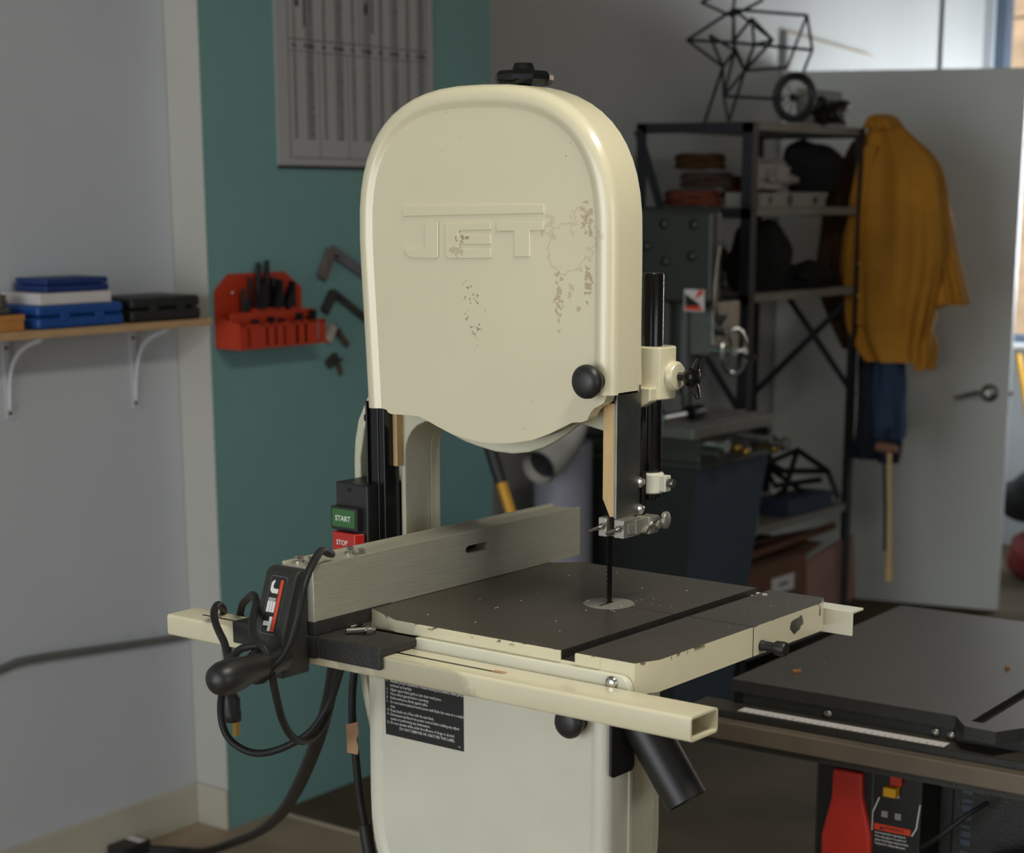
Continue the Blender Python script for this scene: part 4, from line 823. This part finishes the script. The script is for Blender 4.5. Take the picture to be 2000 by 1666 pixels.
M['jacket'] = mat('ochre_canvas', S(188, 130, 48), .9, spec=.1, var=.12, scale=10, bump=.25, bscale=120); M['jacket_dark'] = mat('jacket_lining', S(72, 50, 32), .9, spec=.1, var=.12, scale=12)
M['cloth_black'] = mat('black_cloth', S(15, 15, 16), .9, var=.2, scale=30); M['cloth_white'] = mat('grey_white_rag', S(176, 164, 156), .9, var=.1, scale=30); M['cloth_brown'] = mat('brown_cloth', S(70, 50, 38), .9, var=.2, scale=25); M['cloth_rust'] = mat('rust_cloth', S(120, 58, 34), .9, var=.2, scale=25)
M['carton'] = mat('brown_carton', S(112, 74, 48), .8, var=.12, scale=14); M['carton_pink'] = mat('pinkish_carton', S(160, 122, 106), .8, var=.1, scale=10); M['grey_board'] = mat('grey_board', S(150, 148, 138), .6, var=.05)
blob('casting', 'dark lumpy casting on the top shelf right of the spoked wheel', 'casting', 'dark_steel', (-1.96, 3.90, T0+.0004), (.045, .085, .042), 3, .25)
b = MB(); b.obox((-2.07, 4.05, T0+.062), (.012, .30, .11), Matrix.Rotation(D(-12), 3, 'Y')); 
tag(b.build('grey_panel', 'grey_board', bevel=.001), 'pale grey panel leaning behind the wheel on the top shelf', 'panel')
C1 = LV[3]+.0144
t = thing('shoe_box', 'flat pale carton with dark printed ovals on the second shelf', 'box', (-2.03, 3.77, C1))
b = MB(); b.box(-2.12, -1.995, 3.56, 3.97, C1, C1+.044); b.build('carton', 'grey_board', t, bevel=.002)
for y, r_ in ((3.62, .012), (3.74, .018), (3.9, .012)):
    b = MB(); b.lathe([(r_, 0), (r_, .001)], (-1.9952, y, C1+.022), (1, 0, 0), 16); b.build('oval', 'label_black', t)
blob('rag', 'bundle of grey white rags on top of the flat pale carton', 'rag', 'cloth_white', (-2.06, 3.72, C1+.0445), (.05, .105, .05), 8, .3, 3)
blob('folded_cloth', 'dark red cloth lying behind the white rags', 'cloth', 'cloth_rust', (-2.19, 3.80, C1+.0003), (.055, .13, .05), 14, .2)
blob('bag', 'black cloth bag filling the right half of the second shelf', 'bag', 'cloth_black', (-2.10, 4.05, C1+.0446), (.088, .155, .098), 21, .10)
for i, (x, y, z, r_, mt, lb) in enumerate(((-2.27, 3.60, C1+.0004, .085, 'cloth_rust', 'rust orange strap coil low on the side of the second shelf'), (-2.23, 3.62, C1+.055, .08, 'cloth_brown', 'brown strap coil lying on the rust orange coil'), (-2.25, 3.61, C1+.112, .075, 'jacket_dark', 'topmost dark strap coil on the second shelf'))):
    b = MB(); pts = []
    for k in range(90):
        a_ = k*.28; q = r_*(1+.12*math.sin(a_*2.3)+.08*math.sin(k*.37)); pts.append((x+q*math.cos(a_), y+q*.5*math.sin(a_)*1.0, z+.012+.032*(.5+.5*math.sin(k*.21))))
    b.tube(pts, .010, 6); lo = min(v[2] for v in b.v); b.v = [(v[0], v[1], v[2]-lo+z) for v in b.v]
    tag(b.build('strap_coil', mt), lb, 'strap')
C2 = LV[2]+.0144
blob('backpack', 'tall black backpack slumped on the third shelf', 'bag', 'cloth_black', (-2.08, 3.72, C2), (.08, .13, .128), 33, .12, 1.8)
blob('sack', 'dark low sack beside the backpack on the third shelf', 'sack', 'cloth_black', (-2.07, 3.98, C2), (.075, .14, .05), 35, .2)
blob('brown_sack', 'dark brown sack on the third shelf nearest the milling machine', 'sack', 'cloth_brown', (-2.29, 3.66, C2), (.075, .13, .10), 37, .18)
C3 = LV[1]+.0144
M['box_blue'] = mat('dull_blue_box', S(52, 62, 86), .6, var=.1); M['bottle_pale'] = mat('pale_bottle', S(150, 150, 138), .4, var=.05)
b = MB(); b.box(-2.12, -2.0, 3.80, 4.10, C3, C3+.052); b.box(-2.123, -1.997, 3.797, 4.103, C3+.036, C3+.053); tag(b.build('flat_box', 'box_blue', bevel=.003), 'dull blue flat box on the lower shelf', 'box')
t = thing('bottle', 'tall pale bottle with white cap standing by the shelf post', 'bottle', (-2.03, 3.60, C3))
b = MB(); b.lathe([(.030, 0), (.032, .004), (.032, .11), (.026, .13), (.013, .145), (.013, .155)], (-2.03, 3.60, C3), (0, 0, 1), 18); b.build('body', 'bottle_pale', t)
b = MB(); b.lathe([(.016, 0), (.016, .026), (.014, .028)], (-2.03, 3.60, C3+.154), (0, 0, 1), 14); b.build('cap', 'card_white', t)
t = thing('spray_can', 'dark spray can behind the pale bottle on the lower shelf', 'can', (-2.10, 3.68, C3))
b = MB(); b.lathe([(.030, 0), (.031, .003), (.031, .15), (.022, .165), (.012, .17)], (-2.10, 3.68, C3), (0, 0, 1), 18); b.build('body', 'dark_steel', t)
b = MB(); b.lathe([(.010, 0), (.010, .022), (.006, .024)], (-2.10, 3.68, C3+.169), (0, 0, 1), 12); b.build('nozzle', 'black_plastic', t)
def bent(name, label, runs, r_, group=None):
    rt_ = thing(name, label, 'metal frame', runs[0][0], group=group)
    for run in runs:
        b = MB(); b.tube(run, r_, 6); b.build('bar', 'oxide', rt_)
bent('bent_frame', 'dark bent bar frame with triangular loop on the lower shelf', [[(-2.02, 4.18, C3+.012), (-2.06, 4.17, .62), (-2.12, 4.06, .70), (-2.17, 3.93, .66), (-2.10, 3.88, .60), (-2.05, 4.10, .60)], [(-2.12, 4.06, .70), (-2.10, 3.95, .58), (-2.08, 3.86, C3+.058)], [(-2.06, 4.17, .62), (-2.15, 3.85, .65)], [(-2.17, 3.93, .66), (-2.08, 4.02, .57), (-2.05, 4.12, C3+.012)]], .010)
bent('bent_frame', 'tall dark tangle of bars rising beside the shelf post', [[(-2.16, 3.70, C3+.01), (-2.15, 3.78, .70), (-2.13, 3.86, .81)], [(-2.16, 3.92, C3+.06), (-2.12, 3.87, .70), (-2.12, 3.84, .79)], [(-2.18, 3.74, .62), (-2.12, 3.90, .76), (-2.10, 3.93, .72)], [(-2.15, 3.68, .66), (-2.13, 3.80, .74), (-2.14, 3.85, .83)], [(-2.14, 3.76, .56), (-2.11, 3.84, .69), (-2.09, 3.90, .65)]], .013)
blob('scrap_heap', 'low heap of dark scrap metal on the lower shelf', 'scrap', 'oxide', (-2.30, 3.80, C3), (.08, .22, .07), 44, .35, 4)
# cartons below
C4 = LV[0]+.0144
t = thing('carton_box', 'dark brown carton with pale label on the bottom shelf', 'box', (-2.10, 3.72, C4))
b = MB(); b.box(-2.25, -2.0, 3.55, 3.93, C4, .375); b.build('carton', 'carton', t, bevel=.003)
b = MB(); b.box(-1.9998, -1.9985, 3.705, 3.85, .272, .325); lb_ = b.build('label', 'card_white', t)
b = MB(); b.box(-1.9986, -1.998, 3.75, 3.81, .294, .303); b.build('print', 'print_grey', lb_)
for sg in (-1, 1):
    b = MB(); y = 3.55 if sg < 0 else 3.93
    b.obox((-2.125, y+sg*.055, .385), (.25, .12, .003), Matrix.Rotation(D(12)*sg, 3, 'X')); b.build('flap', 'carton', t)
b = MB(); b.obox((-2.01, 4.115, C4+.115), (.02, .33, .23), Matrix.Rotation(D(9), 3, 'X')); lo = min(v[2] for v in b.v); b.v = [(v[0], v[1], v[2]-lo+C4) for v in b.v]
tag(b.build('card_sheet', 'carton_pink', bevel=.001), 'pinkish flat carton leaning at the far end of the bottom shelf', 'carton')
b = MB(); b.obox((-2.09, 3.90, .425), (.03, .70, .012), Matrix.Rotation(D(-3), 3, 'X')); b.obox((-2.05, 3.88, .415), (.02, .66, .02), Matrix.Rotation(D(2), 3, 'X'))
tag(b.build('board_offcut', 'carton'), 'dark board laid across the cartons under the lower shelf', 'board')

# ============================================================ jacket, jeans and hanging hammer on the far post
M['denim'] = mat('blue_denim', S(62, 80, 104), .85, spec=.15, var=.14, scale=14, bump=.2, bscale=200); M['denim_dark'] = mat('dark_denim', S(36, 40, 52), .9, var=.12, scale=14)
jk = thing('jacket', 'ochre canvas work jacket hanging from the shelving post', 'jacket', (-1.92, 4.25, .98))
rows = [(1.785, -1.978, -1.925), (1.765, -1.996, -1.890), (1.727, -2.016, -1.845), (1.675, -2.030, -1.782), (1.61, -2.042, -1.744), (1.496, -2.062, -1.722), (1.38, -2.072, -1.712), (1.287, -2.080, -1.716), (1.205, -2.066, -1.733), (1.113, -2.045, -1.750), (1.046, -2.0, -1.762), (1.0, -1.955, -1.764)]
def garment(rows, yc_, dep, n=56, fold=.018, seed=5, hem=.0):
    r_ = random.Random(seed); ph = [r_.uniform(0, 6.28) for _ in range(6)]; rings = []
    for z, a_, c_ in rows:
        cx, hw = (a_+c_)/2, (c_-a_)/2; ring = []
        t_ = (rows[0][0]-z)/(rows[0][0]-rows[-1][0])
        for j in range(n):
            q = 2*PI*j/n; cs, sn = math.cos(q), math.sin(q)
            f = fold*t_**.5*(math.sin(q*7+ph[0]+2.2*t_)+.7*math.sin(q*11+ph[1]-3*t_)+.5*math.sin(q*4+ph[2]+5*t_))
            d = dep*(.35+.65*min(1, t_*5)); e = 2.6
            x = cx+(hw+f*.5)*math.copysign(abs(cs)**(2/e), cs); y = yc_+(d+f)*math.copysign(abs(sn)**(2/e), sn)
            ring.append((x, y, z-hem*cs*(1 if z == rows[-1][0] else 0)))
        rings.append(ring)
    return rings
def dense(rows, k=4):
    v = spline([Vector(r) for r in rows], k); return [tuple(x) for x in v]
b = MB(); b.loft(garment(dense(rows), 4.27, .075)); b.build('body', 'jacket', jk, smooth=80)
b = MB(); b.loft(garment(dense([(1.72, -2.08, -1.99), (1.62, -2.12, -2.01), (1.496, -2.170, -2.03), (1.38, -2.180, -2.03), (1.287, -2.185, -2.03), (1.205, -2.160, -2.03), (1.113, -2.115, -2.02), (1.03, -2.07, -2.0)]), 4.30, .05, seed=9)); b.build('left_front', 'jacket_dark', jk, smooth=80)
b = MB(); slv = dense([(1.56, -1.81, -1.765), (1.497, -1.80, -1.738), (1.383, -1.785, -1.714), (1.30, -1.770, -1.688), (1.205, -1.772, -1.660), (1.19, -1.772, -1.657)])
b.loft(garment(slv, 4.33, .055, fold=.010, seed=13, hem=-.018)); b.build('sleeve', 'jacket', jk, smooth=80)
b = MB(); b.loft([[(x, 4.196-.004*math.sin(z*14), z) for x in (xc_-.028, xc_+.028)]+[(x, 4.204-.004*math.sin(z*14), z) for x in (xc_+.028, xc_-.028)] for z, xc_ in [(1.70-.058*i, -1.967-.035*math.sin(min(1, i/9)*PI)+(-.012 if i > 5 else 0)) for i in range(11)]]); b.build('placket', 'jacket', jk, smooth=80)
for z in (1.32, 1.215): 
    b = MB(); b.lathe([(.008, 0), (.008, .003), (.005, .005)], (-1.985, 4.194, z), (0, -1, 0), 12); b.build('button', 'brass', jk)
b = MB(); b.loft(garment(dense([(1.802, -1.972, -1.938), (1.797, -1.985, -1.922), (1.775, -1.998, -1.90), (1.755, -2.003, -1.885)]), 4.26, .07, seed=17, fold=.006)); b.build('collar', 'jacket', jk, smooth=80)
b = MB(); b.loft(garment(dense([(1.10, -1.80, -1.752), (1.04, -1.80, -1.745), (.975, -1.79, -1.752)]), 4.29, .06, seed=19, fold=.006)); b.build('tail', 'jacket', jk, smooth=80)
jn = thing('jeans', 'worn blue jeans hanging below the ochre jacket', 'jeans', (-1.9, 4.29, .66))
b = MB(); b.loft(garment(dense([(1.06, -1.95, -1.865), (.977, -1.948, -1.852), (.874, -1.95, -1.842), (.80, -1.945, -1.838), (.735, -1.94, -1.842)]), 4.285, .042, seed=23, fold=.009)); b.build('leg', 'denim', jn, smooth=80)
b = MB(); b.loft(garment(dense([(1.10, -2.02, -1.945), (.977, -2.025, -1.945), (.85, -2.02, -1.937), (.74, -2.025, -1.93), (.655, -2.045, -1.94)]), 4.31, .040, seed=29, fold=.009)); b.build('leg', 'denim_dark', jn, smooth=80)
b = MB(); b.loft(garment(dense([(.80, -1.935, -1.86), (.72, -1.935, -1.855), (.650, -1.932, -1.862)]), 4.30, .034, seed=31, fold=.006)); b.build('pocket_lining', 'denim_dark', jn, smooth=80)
hm = thing('hammer', 'hammer with long wooden handle hanging head up beside the jeans', 'hammer', (-1.83, 4.2, .25))
b = MB(); b.tube([(-1.848, 4.205, .705), (-1.838, 4.205, .5), (-1.832, 4.205, .36), (-1.829, 4.205, .26)], [.009, .009, .0105, .015], 10); b.build('handle', 'wood', hm)
M['hammer_head'] = mat('pinkish_hammer_head', S(168, 124, 104), .5, .3, var=.1)
b = MB(); b.cyl((-1.893, 4.205, .715), (-1.835, 4.205, .712), .017, n=14); b.cyl((-1.835, 4.205, .712), (-1.818, 4.205, .711), .012, n=12); b.build('head', 'hammer_head', hm)
b = MB(); b.tube([(-1.864, 4.208, .78), (-1.868, 4.208, .66), (-1.856, 4.208, .50), (-1.852, 4.208, .36)], .005, 7)
tag(b.build('thin_strap', 'denim_dark'), 'thin dark strap hanging next to the hammer handle', 'strap')

# ============================================================ beyond the door edge, and on the far wall
M['bag_red'] = mat('dark_red_bag', S(120, 34, 34), .7, var=.1)
blob('holdall', 'dark red holdall on the floor beyond the door edge', 'bag', 'bag_red', (-1.86, 5.75, .0), (.20, .14, .13), 51, .08)
blob('black_bundle', 'black bundle on top of the red holdall beyond the door', 'bag', 'cloth_black', (-1.95, 5.80, .232), (.18, .13, .12), 53, .12)
t = thing('broom', 'yellow broom handle leaning beyond the door edge', 'broom', (-2.0, 6.15, 0))
b = MB(); b.cyl((-2.04, 6.12, .10), (-2.275, 6.25, .87), .013, n=10); b.build('shaft', 'yellow_fibre', t)
b = MB(); b.box(-2.16, -1.92, 6.08, 6.14, .06, .10); b.build('head', 'case_black', t, bevel=.004)
b = MB(); b.prism([(-2.15, .06), (-1.93, .06), (-1.91, .0005), (-2.17, .0005)], 'y', 6.085, 6.135); b.build('bristles', 'yellow_fibre', t)
def FW(y, d, z): return (-2.684+(y-4.83)*.0633+d, y, z)
b = MB(); b.tube([FW(6.02, .008, 3.2), FW(6.02, .008, 2.4), FW(6.02, .010, 1.2)], .007, 8); tag(b.build('hanging_cord', 'cord'), 'thin black cord hanging straight down the bright far wall', 'cord')
b = MB(); p = [(4.85, 1.90), (5.46, 1.90), (5.46, 2.075), (4.85, 2.128)]
n = len(p); b.add([FW(y, .002, z) for y, z in p]+[FW(y, .02, z) for y, z in p], [tuple(range(n)), tuple(range(2*n-1, n-1, -1))]+[(i, (i+1) % n, n+(i+1) % n, n+i) for i in range(n)])
t = thing('white_board', 'white board with sloping brown top edge behind the door', 'board', FW(4.9, .01, 1.9))
b.build('panel', 'grey_wall', t)
b = MB(); b.tube([FW(4.85, .012, 2.13), FW(5.46, .012, 2.077)], .006, 6); b.build('edge_strip', 'shelf_wood', t)

# ============================================================ table saw
TS = thing('table_saw', 'black table saw with grey iron top and red stop paddle', 'table saw', (-.375, .792, 0), D(2.6), local=True)
b = MB(); top = [(0, 0), (.347, 0), (.376, -.040), (.421, -.043), (.445, -.003), (1.05, -.003), (1.05, .62), (0, .56)]
SLX0, SLX1 = .376, .393
b.prism([(0, 0), (.347, 0), (.374, -.0365), (.374, .60), (0, .60)], 'z', .8545, .864)
b.prism([(SLX0+.016, -.0418), (.421, -.043), (.445, -.003), (1.05, -.003), (1.05, .60), (SLX0+.016, .60)], 'z', .8545, .864)
b.prism([(.374, -.0365), (.376, -.040), (.392, -.0414), (.392, -.012), (.374, -.012)], 'z', .8545, .864)
b.prism([(0, 0), (.347, 0), (.376, -.040), (.421, -.043), (.445, -.003), (1.05, -.003), (1.05, .60), (0, .60)], 'z', .846, .8545)
tt = b.build('table_top', ['saw_top', 'black_cast'], TS)
for p in tt.data.polygons:
    if p.normal.z < .9 or p.center.z < .86: p.material_index = 1
b = MB(); b.box(.002, .345, .004, .02, .80, .846); b.box(.002, .02, .004, .56, .80, .846); b.box(.345, 1.04, .004, .02, .80, .846); b.build('table_skirt', 'black_cast', TS, bevel=.002)
M['dusty_black'] = mat('dusty_black_steel', S(72, 66, 56), .6, .2, var=.25, scale=9); M['dust_band'] = mat('dusty_tube_steel', S(110, 98, 82), .6, .2, var=.2, scale=7)
b = MB(); b.box(-.045, 1.05, -.040, .010, .822, .828); b.build('fence_rail_top', 'dusty_black', TS); b = MB(); b.box(-.045, 1.05, -.044, -.040, .79, .828); b.build('fence_rail_front', 'black_cast', TS)
b = MB(); b.box(.030, .346, -.034, -.013, .8281, .8286); tp = b.build('measuring_tape', 'card_white', TS)
for k in range(31):
    b = MB(); b.box(.034+k*.0102, .0348+k*.0102, -.034, -.034+(.010 if k % 4 == 0 else .005), .8286, .8288); b.build('tape_mark', 'print_grey', tp)
b = MB(); b.box(-.045, 1.05, -.066, -.044, .791, .8185); b.build('fence_tube', 'dust_band', TS, bevel=.003); b = MB(); b.box(-.045, 1.05, -.062, -.045, .783, .791); b.build('tube_lip', 'black_cast', TS)
for x in (.155, .318, .341):
    b = MB(); b.dome((x, .004, .8345), (0, -1, 0), .007, .005, 12); b.build('bolt', 'dull_steel', TS)
b = MB(); b.box(.335, .95, .03, .52, 0, .80); b.build('cabinet', 'black_cast', TS, bevel=.006)
b = MB(); b.box(.135, .335, .05, .3, .60, .80); b.build('switch_mount', 'black_cast', TS, bevel=.004)
# switch with red stop paddle
b = MB(); b.box(.15, .245, -.02, .05, .56, .785); sb = b.build('paddle_housing', 'black_plastic', TS, bevel=.008, seg=3)
pd = [(.181, .768), (.226, .768), (.227, .735), (.2405, .68), (.243, .655), (.238, .635), (.225, .612), (.20, .60), (.178, .612), (.167, .64), (.167, .668), (.180, .725)]
M['paddle_red'] = mat('paddle_red', S(190, 44, 28), .45, var=.05)
b = MB(); b.prism(pd, 'y', -.030, -.018); b.build('stop_paddle', 'paddle_red', TS, bevel=.004, seg=3)
b = MB(); b.box(.240, .312, -.018, .05, .60, .79); eb = b.build('switch_box', 'black_plastic', TS, bevel=.003)
b = MB(); b.box(.266, .284, -.026, -.018, .757, .774); b.build('red_key', 'paddle_red', eb, bevel=.002); b = MB(); b.box(.260, .279, -.034, -.018, .742, .756); b.build('yellow_key', 'yellow_fibre', eb, bevel=.002)
text('on_lettering', 'ON', .006, (.272, -.0185, .7775), (PI/2, 0, 0), 'white_print', eb, 'CENTER', extr=.0001); text('off_lettering', 'OFF', .006, (.274, -.0185, .7395), (PI/2, 0, 0), 'white_print', eb, 'CENTER', extr=.0001)
b = MB(); b.tube([(.249, -.0185, .735), (.240, -.0185, .712), (.240, -.0185, .685)], .0011, 5); b.build('white_line', 'white_print', eb)
b = MB(); b.tube([(.310, -.0185, .735), (.306, -.0185, .70), (.300, -.0185, .688)], .0011, 5); b.build('white_line', 'white_print', eb)
for x, z in ((.258, .712), (.278, .712)):
    b = MB(); b.box(x-.0045, x+.0045, -.0195, -.018, z-.0045, z+.0045); b.build('grey_square', 'grey_board', eb)
b = MB(); b.box(.243, .298, -.0195, -.018, .6875, .6965); wl = b.build('warning_strip', 'red_print', eb); text('warning_lettering', 'WARNING', .0062, (.2725, -.0197, .692), (PI/2, 0, 0), 'label_black', wl, 'CENTER', extr=0)
b = MB(); b.prism([(.2515, .6895), (.2575, .6895), (.2545, .6945)], 'y', -.0199, -.0194); b.build('warning_triangle', 'label_black', wl)
for i, s_ in enumerate(('Read manual before operating saw.', 'Wear safety glasses. Use guard and', 'splitter. Keep fingers away from blade.', 'Unplug before making adjustments.')):
    text('warning_line', s_, .0044, (.2445, -.0186, .6835-i*.0053), (PI/2, 0, 0), 'white_print', eb, extr=0, res=1, sx=.75)
b = MB()
for i in range(13): b.box(.352, .3665, .0288, .0302, .772-i*.0125, .772-i*.0125+(.0085 if i % 3 else .005))
b.build('cabinet_lettering', 'mill_panel', TS)
b = MB(); b.lathe([(.095, 0), (.095, .012), (.07, .012), (.07, .004)], (.46, -.01, .60), (0, -1, 0), 32)
for a_ in (0, PI/2, PI, 1.5*PI): b.cyl((.46, -.016, .60), (.46+.085*math.cos(a_), -.016, .60+.085*math.sin(a_)), .009, n=8)
b.cyl((.46, .03, .60), (.46, -.03, .60), .018, n=14); b.build('tilt_wheel', 'black_plastic', TS)
b = MB(); b.tube([(.315, -.02, .675), (.345, -.03, .70), (.38, -.02, .735), (.40, .0, .75)], .0035, 7, smooth=4); b.build('switch_cable', 'cord', TS)
b = MB(); 
for x, y, s_ in ((.06, .09, .02), (.31, .29, .022), (.11, .06, .006), (.30, .04, .005), (.2, .2, .005), (.07, .16, .012), (.25, .45, .006)): 
    c_, s__ = math.cos(D(2.6)), math.sin(D(2.6)); wx, wy = -.375+x*c_-y*s__, .792+x*s__+y*c_; chip(wx, wy, .8642, s_*.45)
M['chip_tan'] = mat('tan_chips', S(176, 116, 66), .7, var=.1, scale=200)
tag(b.build('sawdust_flakes', 'chip_tan'), 'few tan wood flakes lying on the grey table saw top', 'wood chips', kind='stuff')
